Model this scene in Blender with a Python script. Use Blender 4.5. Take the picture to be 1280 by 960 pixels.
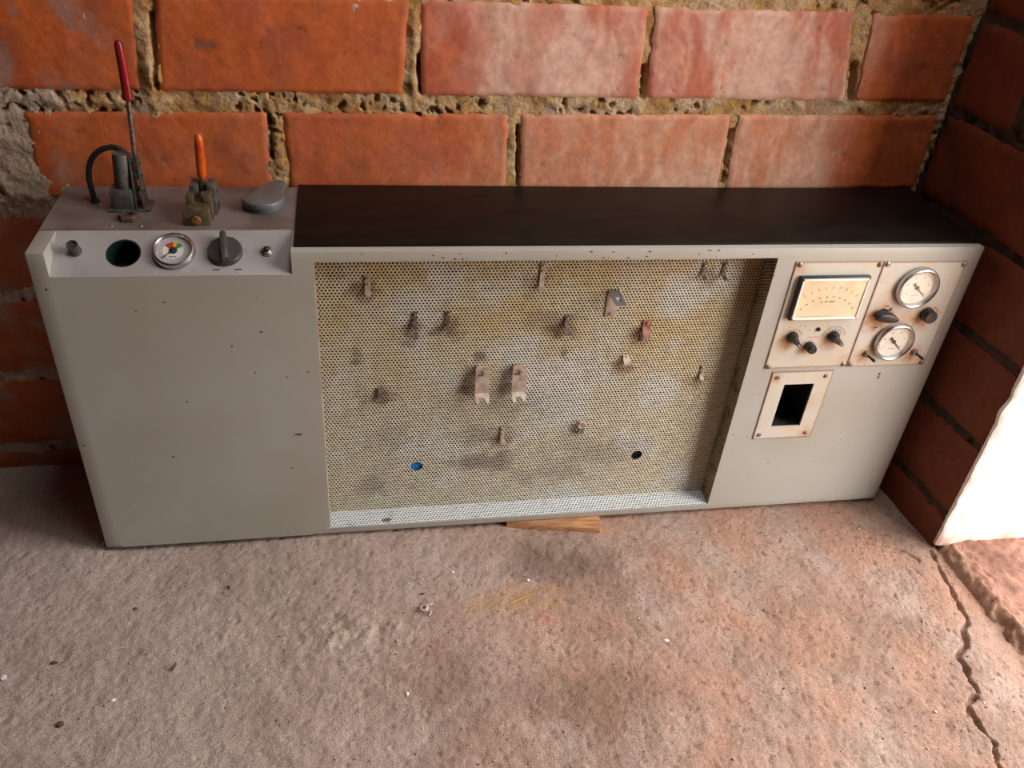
import bpy, bmesh, math, random
import numpy as np
from mathutils import Matrix, Vector

random.seed(7)
for o in list(bpy.data.objects):
    bpy.data.objects.remove(o)
SC = bpy.context.scene
COL = SC.collection

# ------------------------------------------------------------------ camera
F_PX, YAW, PITCH, ROLL = 1069.65, 0.2230, 0.6176, 0.0955
CAM = (0.3688, -0.9615, 0.9735)
cy, sy, cp, sp = math.cos(YAW), math.sin(YAW), math.cos(PITCH), math.sin(PITCH)
fwd = np.array([sy * cp, cy * cp, -sp])
rgt = np.array([cy, -sy, 0.0])
upv = np.cross(rgt, fwd)
cr, sr = math.cos(ROLL), math.sin(ROLL)
rgt, upv = rgt * cr + upv * sr, upv * cr - rgt * sr
cam_data = bpy.data.cameras.new('camera')
cam_data.sensor_width = 36.0
cam_data.lens = 36.0 * F_PX / 1280.0
cam_data.clip_start = 0.02
cam = bpy.data.objects.new('camera', cam_data)
COL.objects.link(cam)
M = Matrix.Identity(4)
for i in range(3):
    M[i][0], M[i][1], M[i][2], M[i][3] = rgt[i], upv[i], -fwd[i], CAM[i]
cam.matrix_world = M
SC.camera = cam

# ------------------------------------------------------------------ world, light, exposure
SKY_COLOUR = (0.98, 0.97, 0.97)
SKY_STRENGTH = 10.3
SC.view_settings.view_transform = 'Standard'
SC.view_settings.look = 'None'
SC.view_settings.gamma = 1.0
SC.view_settings.use_curve_mapping = False
SC.view_settings.exposure = 0.0
wd = bpy.data.worlds.new('overcast_sky')
SC.world = wd
wd.use_nodes = True
bgn = wd.node_tree.nodes['Background']
bgn.inputs[0].default_value = (*SKY_COLOUR, 1)
bgn.inputs[1].default_value = SKY_STRENGTH

# doorway of the room (metres); the daylight comes in through it
DOOR_Y0, DOOR_Y1, DOOR_H = -0.77, -0.118, 1.90
WALL_T = 0.225
ROOM_X0, ROOM_Y0, ROOM_H = -2.2, -3.4, 2.6
FILL_HATCH = (.45, 1.10, -.85, -.20)      # unseen roof opening, added to fill the floor with light: x0, x1, y0, y1


def portal(name, loc, rot, sx, sz):
    l = bpy.data.lights.new(name, 'AREA')
    l.shape = 'RECTANGLE'
    l.size, l.size_y = sx, sz
    l.cycles.is_portal = True
    o = bpy.data.objects.new(name, l)
    COL.objects.link(o)
    o.location = loc
    o.rotation_euler = rot
    return o


portal('doorway_daylight_portal', (1.56, (DOOR_Y0 + DOOR_Y1) / 2, DOOR_H / 2), (0, math.pi / 2, 0), DOOR_H, DOOR_Y1 - DOOR_Y0)

portal('added_roof_fill_portal', ((FILL_HATCH[0] + FILL_HATCH[1]) / 2, (FILL_HATCH[2] + FILL_HATCH[3]) / 2, ROOM_H + .18), (0, 0, 0), FILL_HATCH[1] - FILL_HATCH[0], FILL_HATCH[3] - FILL_HATCH[2])


# ------------------------------------------------------------------ noise
def _h(ix, iy, s):
    n = (ix.astype(np.int64) * 374761393 + iy.astype(np.int64) * 668265263 + s * 1442695041) & 0x7fffffff
    n = ((n ^ (n >> 13)) * 1274126177) & 0x7fffffff
    n = ((n ^ (n >> 16)) * 1103515245 + 12345) & 0x7fffffff
    return (n & 0xffffff) / float(0xffffff)


def vn(x, y, s=0):
    """gradient noise, about 0..1"""
    x = np.asarray(x, float); y = np.asarray(y, float)
    t = .7 + s * 1.93
    x, y = x * np.cos(t) - y * np.sin(t), x * np.sin(t) + y * np.cos(t)
    ix, iy = np.floor(x), np.floor(y)
    fx, fy = x - ix, y - iy
    ux = fx * fx * fx * (fx * (fx * 6 - 15) + 10); uy = fy * fy * fy * (fy * (fy * 6 - 15) + 10)

    def gr(dx, dy):
        a = _h(ix + dx, iy + dy, s) * 6.2831853
        return np.cos(a) * (fx - dx) + np.sin(a) * (fy - dy)
    a, b, c, d = gr(0, 0), gr(1, 0), gr(0, 1), gr(1, 1)
    return .5 + .95 * ((a * (1 - ux) + b * ux) * (1 - uy) + (c * (1 - ux) + d * ux) * uy)


def fbm(x, y, sc, s=0, n=4, g=0.5):
    x = np.asarray(x, float); y = np.asarray(y, float)
    t = 0; a = 1; tot = 0
    for i in range(n):
        t = t + a * vn(x * sc + 13.1 * i, y * sc - 7.7 * i, s + i)
        tot += a; a *= g; sc *= 2.03
    return t / tot


def sst(a, b, x):
    t = np.clip((x - a) / (b - a), 0, 1)
    return t * t * (3 - 2 * t)


def mixc(c, d, t):
    t = np.asarray(t)[..., None]
    return c * (1 - t) + np.asarray(d, float) * t


# ------------------------------------------------------------------ materials
def srgb(r, g, b):
    f = lambda v: (v / 255 / 12.92) if v <= 10 else ((v / 255 + 0.055) / 1.055) ** 2.4
    return (f(r), f(g), f(b))


def mat(name, col=(.5, .5, .5), rough=.6, metal=0.0, var=None, vs=20.0, vstretch=(1, 1, 1), bump=0.0, bs=200.0, attr=False,
        spots=None, spot_scale=60.0, spot_thr=0.08, spec=0.5, fine=0.0, fs=300.0, emit=None):
    m = bpy.data.materials.new(name)
    m.use_nodes = True
    nt = m.node_tree; N = nt.nodes; L = nt.links
    p = N['Principled BSDF']
    p.inputs['Roughness'].default_value = rough
    p.inputs['Metallic'].default_value = metal
    p.inputs['Specular IOR Level'].default_value = spec
    tc = N.new('ShaderNodeNewGeometry')
    cur = None
    if attr:
        a = N.new('ShaderNodeAttribute'); a.attribute_name = 'Col'; cur = a.outputs['Color']
    else:
        c = N.new('ShaderNodeRGB'); c.outputs[0].default_value = (*col, 1); cur = c.outputs[0]

    def noise(scale, stretch=(1, 1, 1), det=5):
        mp = N.new('ShaderNodeMapping'); mp.inputs['Scale'].default_value = stretch
        L.new(tc.outputs['Position'], mp.inputs['Vector'])
        n = N.new('ShaderNodeTexNoise'); n.inputs['Scale'].default_value = scale; n.inputs['Detail'].default_value = det
        L.new(mp.outputs[0], n.inputs['Vector'])
        return n.outputs['Fac']

    def ramp(f, a, b):
        r = N.new('ShaderNodeMapRange'); r.inputs[1].default_value = a; r.inputs[2].default_value = b
        L.new(f, r.inputs[0]); return r.outputs[0]

    def mix(fac, c2):
        nonlocal cur
        x = N.new('ShaderNodeMix'); x.data_type = 'RGBA'
        L.new(fac, x.inputs['Factor']); L.new(cur, x.inputs['A']); x.inputs['B'].default_value = (*c2, 1)
        cur = x.outputs['Result']
    if var:
        mix(ramp(noise(vs, vstretch), .38, .66), var)
    if spots:
        v = N.new('ShaderNodeTexVoronoi'); v.inputs['Scale'].default_value = spot_scale; v.inputs['Randomness'].default_value = 1
        L.new(tc.outputs['Position'], v.inputs['Vector'])
        s = ramp(v.outputs['Distance'], spot_thr, spot_thr * .45)
        msk = ramp(noise(9.0), .47, .58)
        mu = N.new('ShaderNodeMath'); mu.operation = 'MULTIPLY'; L.new(s, mu.inputs[0]); L.new(msk, mu.inputs[1])
        mix(mu.outputs[0], spots)
    if fine:
        x = N.new('ShaderNodeMix'); x.data_type = 'RGBA'; x.blend_type = 'MULTIPLY'
        x.inputs['Factor'].default_value = 1
        g = ramp(noise(fs), .3, .7)
        r2 = N.new('ShaderNodeMapRange'); r2.inputs[3].default_value = 1 - fine; r2.inputs[4].default_value = 1 + fine * .6
        L.new(g, r2.inputs[0])
        L.new(cur, x.inputs['A']); L.new(r2.outputs[0], x.inputs['B']); cur = x.outputs['Result']
    L.new(cur, p.inputs['Base Color'])
    if bump:
        b = N.new('ShaderNodeBump'); b.inputs['Strength'].default_value = bump; b.inputs['Distance'].default_value = .002
        L.new(noise(bs), b.inputs['Height']); L.new(b.outputs[0], p.inputs['Normal'])
    return m


MT = {}
PAINT = srgb(173, 168, 158)
MT['paint'] = mat('grey_beige_enamel', PAINT, .42, var=srgb(166, 159, 145), vs=6, spots=srgb(104, 70, 48), spot_scale=48, spot_thr=.085, bump=.05, bs=90)
MT['paint_attr'] = mat('stained_enamel', rough=.42, attr=True, bump=.05, bs=120, spots=srgb(120, 80, 54), spot_scale=130, spot_thr=.12)
MT['console'] = mat('grey_enamel_console', srgb(170, 164, 160), .38, var=srgb(156, 148, 142), vs=14, spots=srgb(90, 55, 40), spot_scale=80, spot_thr=.09)
MT['dim_top'] = mat('dimmed_grey_enamel', srgb(122, 112, 108), .45, var=srgb(98, 84, 76), vs=18, spots=srgb(70, 46, 36), spot_scale=70, spot_thr=.12)
MT['perf'] = mat('stained_perforated_enamel', rough=.55, attr=True, bump=.05)
MT['black_top'] = mat('black_worn_sheet', srgb(17, 13, 9), .5, spec=.2, var=srgb(28, 22, 17), vs=16, vstretch=(1, 3, 1), spots=srgb(96, 82, 66), spot_scale=110, spot_thr=.06, bump=.05, bs=60)
MT['black'] = mat('black_bakelite', srgb(34, 32, 31), .35, var=srgb(46, 42, 40), vs=90)
MT['dkgrey'] = mat('dark_grey_plastic', srgb(72, 68, 66), .38, var=srgb(60, 56, 54), vs=60)
MT['dark'] = mat('dark_interior', srgb(28, 26, 24), .8)
MT['teal_dark'] = mat('dark_teal_sleeve', srgb(8, 34, 32), .5)
MT['chrome'] = mat('worn_chrome', (.55, .53, .52), .3, 1.0)
MT['steel'] = mat('dull_steel', (.33, .30, .27), .45, .85, var=(.16, .10, .06), vs=180)
MT['bracket'] = mat('dusty_bracket_steel', srgb(190, 170, 154), .5, .15, var=srgb(160, 134, 114), vs=90)
MT['bracket_dark'] = mat('tarnished_bracket_steel', srgb(112, 98, 88), .5, .2, var=srgb(84, 66, 56), vs=150)
MT['bracket_rust'] = mat('rusty_bracket_steel', srgb(160, 110, 92), .6, .1, var=srgb(120, 74, 56), vs=120)
MT['zinc'] = mat('blue_grey_zinc_flange', srgb(132, 134, 140), .4, .4, var=srgb(112, 112, 116), vs=60)
MT['cast'] = mat('grey_cast_metal', srgb(104, 100, 94), .5, .4, var=srgb(80, 74, 66), vs=110, bump=.15, bs=300)
MT['rust'] = mat('rusty_iron', srgb(92, 68, 54), .8, .1, var=srgb(60, 42, 34), vs=140, bump=.3, bs=300)
MT['brass'] = mat('aged_brass_block', srgb(112, 94, 64), .55, .3, var=srgb(72, 58, 42), vs=110, bump=.1)
MT['copper'] = mat('rust_orange_screw', srgb(156, 100, 58), .5, .4, var=srgb(110, 64, 36), vs=200)
MT['red'] = mat('dark_red_grip', srgb(150, 22, 22), .32, var=srgb(112, 18, 18), vs=60)
MT['orange'] = mat('orange_grip', srgb(226, 104, 14), .3, var=srgb(186, 60, 14), vs=60)
MT['rubber'] = mat('black_rubber_hose', srgb(38, 36, 32), .55)
MT['cover'] = mat('grey_moulded_cover', srgb(108, 106, 104), .34, var=srgb(92, 88, 86), vs=50)
MT['dial'] = mat('white_dial_card', srgb(232, 226, 212), .5, var=srgb(222, 212, 194), vs=80)
MT['dial_cream'] = mat('cream_dial_card', srgb(236, 218, 184), .5, var=srgb(226, 200, 160), vs=30)
MT['white'] = mat('white_plastic', srgb(236, 232, 222), .35)
MT['ink'] = mat('black_ink', srgb(40, 36, 34), .6)
MT['ink_pale'] = mat('faded_ink', srgb(168, 150, 128), .6)
MT['ink_mid'] = mat('half_faded_ink', srgb(140, 124, 108), .6)
MT['d_red'] = mat('red_print', srgb(200, 50, 40), .5)
MT['d_yel'] = mat('yellow_print', srgb(232, 170, 30), .5)
MT['d_grn'] = mat('green_print', srgb(40, 150, 70), .5)
MT['grey_print'] = mat('pale_grey_print', srgb(188, 184, 180), .5)
MT['blue'] = mat('blue_plastic_cap', srgb(20, 120, 190), .4)
MT['navy'] = mat('slate_blue_cap', srgb(40, 52, 74), .4)
MT['brick'] = mat('fired_clay', rough=.75, attr=True, bump=.25, bs=160, fine=.16, fs=120)
MT['mortar'] = mat('sandy_mortar', rough=.95, attr=True, bump=.7, bs=260, fine=.35, fs=260)
MT['floor'] = mat('rough_concrete', rough=.9, attr=True, bump=.6, bs=420, fine=.34, fs=520)
MT['plaster'] = mat('white_limewash', rough=.9, attr=True, bump=.3, bs=180, fine=.08, fs=260)
MT['room'] = mat('interior_render', srgb(104, 74, 58), .9, var=srgb(84, 58, 46), vs=4)
MT['ceiling'] = mat('interior_ceiling', srgb(96, 82, 70), .9, var=srgb(80, 66, 56), vs=4)
MT['earth'] = mat('sunlit_dry_earth', srgb(196, 160, 130), .95, var=srgb(176, 140, 110), vs=6)
MT['wood'] = mat('weathered_pine', srgb(186, 136, 92), .8, var=srgb(140, 90, 52), vs=26, vstretch=(1, 8, 8), bump=.2)
MT['straw'] = mat('dry_straw', srgb(204, 156, 52), .6)
MT['stone_w'] = mat('white_pebble', srgb(232, 224, 220), .7)
MT['leaf'] = mat('brown_leaf_bit', srgb(112, 72, 48), .9, var=srgb(78, 52, 38), vs=200)
MT['scrap'] = mat('pale_curl', srgb(206, 190, 180), .6, var=srgb(170, 150, 140), vs=200)
MT['twig'] = mat('pale_twig', srgb(196, 172, 146), .7)
gl = bpy.data.materials.new('clear_cover'); gl.use_nodes = True
_n = gl.node_tree.nodes; _l = gl.node_tree.links
_n.remove(_n['Principled BSDF'])
_t = _n.new('ShaderNodeBsdfTransparent'); _g = _n.new('ShaderNodeBsdfGlossy'); _g.inputs['Roughness'].default_value = .05
_m = _n.new('ShaderNodeMixShader'); _m.inputs[0].default_value = .05
_l.new(_t.outputs[0], _m.inputs[1]); _l.new(_g.outputs[0], _m.inputs[2]); _l.new(_m.outputs[0], _n['Material Output'].inputs[0])
MT['glass'] = gl


# ------------------------------------------------------------------ geometry helpers
WLOC = {}


def link(name, verts, faces, m, parent=None, cols=None, smooth=True, angle=40, origin=None):
    verts = np.asarray(verts, float).reshape(-1, 3)
    c = np.array(origin, float) if origin is not None else np.array([(verts[:, 0].min() + verts[:, 0].max()) / 2, (verts[:, 1].min() + verts[:, 1].max()) / 2, verts[:, 2].min()])
    me = bpy.data.meshes.new(name)
    loc = verts - c
    if isinstance(faces, np.ndarray):
        k = faces.shape[1]
        me.vertices.add(len(loc)); me.vertices.foreach_set('co', loc.astype(np.float32).ravel())
        me.loops.add(faces.size); me.loops.foreach_set('vertex_index', faces.astype(np.int32).ravel())
        me.polygons.add(len(faces)); me.polygons.foreach_set('loop_start', np.arange(0, faces.size, k, dtype=np.int32))
        me.update(calc_edges=True)
    else:
        me.from_pydata(loc.tolist(), [], faces)
    me.validate()
    if smooth:
        me.polygons.foreach_set('use_smooth', np.ones(len(me.polygons), bool))
        if angle: me.set_sharp_from_angle(angle=math.radians(angle))
    if cols is not None:
        a = me.color_attributes.new('Col', 'FLOAT_COLOR', 'POINT')
        cc = np.ones((len(verts), 4), np.float32); cc[:, :3] = np.clip(cols, 0, 1)
        a.data.foreach_set('color', cc.ravel())
    me.update()
    me.materials.append(MT[m] if isinstance(m, str) else m)
    o = bpy.data.objects.new(name, me)
    COL.objects.link(o)
    if parent is not None:
        o.parent = parent
        o.location = c - WLOC[parent.name]
    else:
        o.location = c
    WLOC[o.name] = c
    return o


def empty(name, loc):
    o = bpy.data.objects.new(name, None)
    COL.objects.link(o)
    o.empty_display_size = .05
    o.location = loc
    WLOC[o.name] = np.array(loc, float)
    return o


def tag(o, label=None, cat=None, group=None, kind=None):
    if label: o['label'] = label
    if cat: o['category'] = cat
    if group: o['group'] = group
    if kind: o['kind'] = kind
    return o


class G:
    """collects shapes in a local (u, v, w) frame"""
    def __init__(self, fr):
        self.fr = fr; self.v = []; self.f = []

    def add(self, v, f):
        b = len(self.v)
        self.v += [tuple(p) for p in v]
        self.f += [[b + i for i in q] for q in f]
        return self

    def box(self, lo, hi, bev=0.0, seg=2):
        bm = bmesh.new()
        bmesh.ops.create_cube(bm, size=1)
        lo = np.array(lo); hi = np.array(hi)
        for q in bm.verts: q.co = Vector(((lo + hi) / 2 + np.array(q.co) * (hi - lo)).tolist())
        if bev: bmesh.ops.bevel(bm, geom=bm.edges[:], offset=bev, segments=seg, affect='EDGES', profile=.5)
        return self._bm(bm)

    def _bm(self, bm):
        bm.verts.index_update()
        self.add([tuple(q.co) for q in bm.verts], [[q.index for q in f.verts] for f in bm.faces]); bm.free()
        return self

    def prism(self, poly, w0, w1, bev=0.0, seg=2):
        bm = bmesh.new()
        a = [bm.verts.new((p[0], p[1], w0)) for p in poly]
        b = [bm.verts.new((p[0], p[1], w1)) for p in poly]
        n = len(poly)
        bm.faces.new(a[::-1]); bm.faces.new(b)
        for i in range(n): bm.faces.new((a[i], a[(i + 1) % n], b[(i + 1) % n], b[i]))
        bmesh.ops.recalc_face_normals(bm, faces=bm.faces[:])
        if bev:
            e = [q for q in bm.edges if all(abs(t.co.z - w1) < 1e-7 for t in q.verts)]
            bmesh.ops.bevel(bm, geom=e, offset=bev, segments=seg, affect='EDGES', profile=.5)
        return self._bm(bm)

    def lathe(self, c, prof, seg=32, axis=None, close=False):
        """prof: (radius, height) from the base up; axis defaults to +w"""
        ax = np.array(axis if axis is not None else (0, 0, 1), float); ax /= np.linalg.norm(ax)
        t = np.array([1, 0, 0.]) if abs(ax[0]) < .9 else np.array([0, 1, 0.])
        e1 = t - ax * (t @ ax); e1 /= np.linalg.norm(e1); e2 = np.cross(ax, e1)
        c = np.array(c, float); v = []; f = []
        n = len(prof)
        for r, h in prof:
            r = max(r, 1e-5)
            for k in range(seg):
                a = 2 * math.pi * k / seg
                v.append(c + ax * h + (e1 * math.cos(a) + e2 * math.sin(a)) * r)
        for i in range(n - 1 + (1 if close else 0)):
            i2 = (i + 1) % n
            for k in range(seg):
                f.append([i * seg + k, i * seg + (k + 1) % seg, i2 * seg + (k + 1) % seg, i2 * seg + k])
        if not close:
            f.append([k for k in range(seg)][::-1]); f.append([(n - 1) * seg + k for k in range(seg)])
        return self.add(v, f)

    def tube(self, pts, r, seg=10):
        P = [np.array(p, float) for p in pts]; rr = r if isinstance(r, (list, tuple)) else [r] * len(P)
        v = []; f = []
        prev = None
        for i, p in enumerate(P):
            d = (P[min(i + 1, len(P) - 1)] - P[max(i - 1, 0)]); d /= np.linalg.norm(d)
            if prev is None:
                t = np.array([0, 0, 1.]) if abs(d[2]) < .9 else np.array([1, 0, 0.])
            else: t = prev
            e1 = t - d * (t @ d); e1 /= np.linalg.norm(e1); e2 = np.cross(d, e1); prev = e1
            for k in range(seg):
                a = 2 * math.pi * k / seg
                v.append(p + (e1 * math.cos(a) + e2 * math.sin(a)) * rr[i])
        for i in range(len(P) - 1):
            for k in range(seg):
                f.append([i * seg + k, i * seg + (k + 1) % seg, (i + 1) * seg + (k + 1) % seg, (i + 1) * seg + k])
        f.append(list(range(seg))[::-1]); f.append([(len(P) - 1) * seg + k for k in range(seg)])
        return self.add(v, f)

    def strip(self, u, path, width, t=.0012, dus=None):
        """bent sheet-metal strip: path of (v, w) points, width(s) along u"""
        n = len(path); ws = width if isinstance(width, (list, tuple)) else [width] * n
        dus = dus or [0] * n
        P = np.array(path, float); v = []; f = []
        for i in range(n):
            d = P[min(i + 1, n - 1)] - P[max(i - 1, 0)]; d /= np.linalg.norm(d)
            nn = np.array([-d[1], d[0]]) * t / 2
            for su in (-.5, .5):
                for sn in (-1, 1):
                    q = P[i] + nn * sn
                    v.append((u + dus[i] + su * ws[i], q[0], q[1]))
        for i in range(n - 1):
            a, b = 4 * i, 4 * i + 4
            f += [[a, a + 1, b + 1, b], [a + 2, b + 2, b + 3, a + 3], [a, b, b + 2, a + 2], [a + 1, a + 3, b + 3, b + 1]]
        f += [[0, 2, 3, 1], [4 * n - 4, 4 * n - 3, 4 * n - 1, 4 * n - 2]]
        return self.add(v, f)

    def build(self, name, m, parent=None, **k):
        v = self.fr(np.array(self.v, float))
        bm = bmesh.new()
        bv = [bm.verts.new(p) for p in v]
        for q in self.f:
            try: bm.faces.new([bv[i] for i in q])
            except ValueError: pass
        bmesh.ops.recalc_face_normals(bm, faces=bm.faces[:])
        bm.verts.index_update()
        f = [[q.index for q in p.verts] for p in bm.faces]
        bm.free()
        return link(name, v, f, m, parent, **k)


W, H, D = 1.25, 0.483, 0.192
X1, X2, Z1, Z2 = 0.3238, 0.9389, 0.0114, 0.4685
RD = 0.034                                   # depth of the perforated recess
CX0, CX1, CY, CZ = 0.0205, 0.2975, 0.0585, 0.4515   # console cut
FRONT = lambda p: np.stack([p[:, 0], -p[:, 2], p[:, 1]], 1)
PERF = lambda p: np.stack([p[:, 0], RD - p[:, 2], p[:, 1]], 1)
TOP = lambda p: np.stack([p[:, 0], p[:, 1], H + p[:, 2]], 1)
WORLD = lambda p: p
_sl = math.hypot(CY, H - CZ); _sv = (CY / _sl, (H - CZ) / _sl)
SLOPE = lambda p: np.stack([p[:, 0], p[:, 1] * _sv[0] - p[:, 2] * _sv[1], CZ + p[:, 1] * _sv[1] + p[:, 2] * _sv[0]], 1)


def grid_mesh(xs, ys):
    nx, ny = len(xs), len(ys)
    X, Y = np.meshgrid(xs, ys)
    i = np.arange((ny - 1) * (nx - 1)); r = i // (nx - 1); c = i % (nx - 1); a = r * nx + c
    return X.ravel(), Y.ravel(), np.stack([a, a + 1, a + nx + 1, a + nx], 1)


def graded(lo, hi, bands, coarse):
    """coordinates from lo to hi with finer spacing inside the given (a, b, step) bands"""
    out = [lo]; x = lo
    while x < hi - 1e-9:
        st = coarse
        for a, b, s in bands:
            if a - 1e-9 <= x < b - 1e-9: st = min(st, s)
            elif x < a: st = min(st, max(a - x, 1e-4))
        x = min(x + st, hi); out.append(x)
    return np.array(out)


# ================================================================== SETTING
WY = 0.205          # face plane of the back wall bricks
JX, JY = 1.293, -0.116
CORNER = np.array([1.265, WY])
WDIR = np.array([JX, JY]) - CORNER; WLEN = np.linalg.norm(WDIR); WDIR /= WLEN
WNRM = np.array([WDIR[1], -WDIR[0]])         # points into the room (-x)


def row_b(x, zb, zs): return zb + zs * x


# rows of the back wall: bottom z, bottom slope, top z, top slope, bricks (left top, left bottom, right top, right bottom)
rows = [
    (.6045, .0125, .7230, .0170, [(-.86, -.86, -.545, -.545), (-.525, -.525, -.214, -.214), (-.195, -.195, .123, .114), (.146, .134, .4534, .4448), (.4666, .4705, .7712, .7747), (.7801, .7877, 1.0703, 1.0943), (1.0987, 1.1101, 1.258, 1.260)]),
    (.4600, .0180, .5775, .0185, [(-.75, -.75, -.435, -.435), (-.415, -.415, -.112, -.118), (-.034, -.040, .2655, .265), (.2855, .2885, .5930, .5965), (.6099, .6171, .9211, .9271), (.9334, .9402, 1.258, 1.260)]),
]
for k, (zb, zt) in enumerate([(.320, .438), (.181, .300), (.042, .160), (-.095, .022)]):
    off = -.86 + (.17 if k % 2 else 0)
    br = []
    for j in range(7):
        a = off + j * .325; b = min(a + .307, 1.26)
        if a < 1.2: br.append((a, a, b, b))
    rows.append((zb, .008, zt, .008, br))
for k in range(5):
    zb = .747 + .139 * k; off = -.96 + (.0 if k % 2 else .165)
    br = []
    for j in range(8):
        a = off + j * .325; b = min(a + .309, 1.26)
        if a < 1.2: br.append((a, a, b, b))
    rows.append((zb, .0145, zb + .119, .0145, br))


def brick_colours(x, z, sid, tone, white):
    """albedo of clay: orange to red-pink, with lime bloom and soot marks"""
    n1 = fbm(x, z, 14, sid, 4); n2 = fbm(x, z, 45, sid + 9, 3)
    wx = x + (fbm(x, z, 12, sid + 3, 2) - .5) * .05
    st = fbm(wx, z * .16, 34, sid + 21, 4, .6)
    orange = np.array(srgb(192, 90, 26)); red = np.array(srgb(182, 80, 50)); dark = np.array(srgb(140, 64, 38))
    c = np.broadcast_to(orange, (len(x), 3)).copy()
    c = mixc(c, red, np.clip(tone + (n1 - .5) * 1.6, 0, 1))
    c = mixc(c, dark, sst(.52, .80, fbm(x, z, 16, sid + 40, 4)) * .45)
    blob = fbm(x, z * .45, 9, sid + 31, 4)
    wm = np.clip(white * (.16 + sst(.36, .74, st) * .55 + sst(.42, .72, blob) * .55), 0, .85)
    c = mixc(c, srgb(222, 182, 160), wm)
    c *= (.86 + .28 * n2)[:, None]
    pit = sst(.84, .9, fbm(x, z, 60, sid + 55, 2))
    return mixc(c, srgb(90, 62, 48), pit * .6)


def brick_mesh(q, zb0, zb1, zt0, zt1, sid, nu, nv, depth=.035, rough=1.0):
    """front face grid + sides in (s, z, w) where w<0 goes into the wall; returns verts, faces"""
    U, V, F = grid_mesh(np.linspace(0, 1, nu), np.linspace(0, 1, nv))
    sl = q[1] * (1 - V) + q[0] * V; sr_ = q[3] * (1 - V) + q[2] * V
    s = sl * (1 - U) + sr_ * U
    zb = zb0 + (zb1 - zb0) * U; zt = zt0 + (zt1 - zt0) * U
    z = zb * (1 - V) + zt * V
    wd_ = abs(q[2] - q[0]); ht = zt0 - zb0
    du = np.minimum(U, 1 - U) * wd_; dv = np.minimum(V, 1 - V) * ht
    wob = lambda t, k: (fbm(t, np.zeros_like(t) + k, 28, sid + k, 3) - .5) * .007 * rough + (sst(.7, .85, fbm(t, np.zeros_like(t) + k, 40, sid + k + 3, 2))) * .004 * rough
    fall = lambda d: np.exp(-d / .008)
    s = s + np.where(U < .5, 1, -1) * fall(du) * np.abs(wob(z, 1 + (U < .5) * 5))
    z = z + np.where(V < .5, 1, -1) * fall(dv) * np.abs(wob(s, 2 + (V < .5) * 7))
    d = np.minimum(du, dv); er = .0028
    t = 1 - np.clip(d / er, 0, 1)
    w = -er * .9 * (1 - np.sqrt(np.clip(1 - t * t, 0, 1)))
    w = w + (fbm(s, z, 18, sid, 4) - .5) * .0035 * rough - sst(.74, .82, fbm(s, z, 60, sid + 55, 2)) * .0008
    verts = np.stack([s, z, w], 1)
    ring = np.concatenate([np.arange(nu), (np.arange(1, nv) * nu + nu - 1), (nv - 1) * nu + np.arange(nu - 2, -1, -1), np.arange(nv - 2, 0, -1) * nu])
    back = verts[ring].copy(); back[:, 2] = -depth
    b0 = len(verts); m = len(ring); k = np.arange(m)
    side = np.stack([ring[k], b0 + k, b0 + (k + 1) % m, ring[(k + 1) % m]], 1)
    return np.concatenate([verts, back]), np.concatenate([F, side])


# ---- back wall: mortar bed as the wall body, each brick a child
def mortar_field(s, z, sid):
    n = fbm(s, z, 55, sid, 5, .6); big = fbm(s, z, 9, sid + 5, 3)
    w = -.0035 + (n - .5) * .007 + (big - .5) * .006
    pits = sst(.60, .70, fbm(s, z, 75, sid + 11, 3)) * sst(.48, .64, fbm(s, z, 11, sid + 17, 2))
    w = w - pits * .009
    return w, n, pits


xs = graded(-1.6, 1.30, [(-.16, 1.27, .0022)], .03)
zs = graded(-.05, ROOM_H, [(.44, .78, .0022), (.0, .44, .012), (.78, 1.2, .012)], .05)
X, Z, F = grid_mesh(xs, zs)
w, n, pits = mortar_field(X, Z, 3)
# places where the bed was smeared flush with, or pushed proud of, the bricks
for bx, bz, sx_, sz_, a in [(.128, .655, .014, .07, .007), (.130, .628, .010, .016, .006), (.277, .545, .010, .05, .007), (.60, .54, .008, .05, .003), (-.075, .53, .04, .07, .010), (-.07, .475, .05, .03, .008), (.46, .69, .007, .04, .006), (.05, .592, .09, .007, .006), (.459, .625, .008, .012, .009), (.779, .64, .006, .02, .005), (.70, .606, .05, .008, .004)]:
    w = w + a * np.exp(-((X - bx) / sx_) ** 2 - ((Z - bz) / sz_) ** 2)
# narrow open cracks beside some bricks
for (xa, za, xb, zb, wd_, dp) in [(.140, .70, .132, .612, .0030, .016), (.467, .66, .470, .615, .004, .020), (.779, .655, .783, .618, .005, .02), (.607, .57, .614, .485, .0025, .016), (.929, .57, .934, .49, .003, .016), (1.094, .67, 1.105, .62, .005, .018), (.268, .58, .268, .52, .002, .012)]:
    t = np.clip(((X - xa) * (xb - xa) + (Z - za) * (zb - za)) / ((xb - xa) ** 2 + (zb - za) ** 2), 0, 1)
    dd = np.hypot(X - xa - t * (xb - xa), Z - za - t * (zb - za)) + (fbm(X, Z, 90, 77, 2) - .5) * .004
    w = w - dp * (1 - sst(wd_ * .5, wd_ * 1.3, dd))
cols = mixc(np.broadcast_to(np.array(srgb(190, 156, 112)), (len(X), 3)), srgb(168, 124, 72), sst(.35, .65, fbm(X, Z, 30, 6, 3)))
cols = mixc(cols, srgb(186, 166, 146), sst(.5, .7, fbm(X, Z, 9, 8, 3)) * .7 * (1 - .5 * sst(.4, .9, X)))
cols = mixc(cols, srgb(186, 150, 60), sst(.62, .75, fbm(X, Z, 50, 18, 2)) * .4)
cols = mixc(cols, srgb(168, 150, 136), sst(.06, -.05, X) * .7)
cols = cols * (.75 + .5 * n)[:, None]
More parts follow.
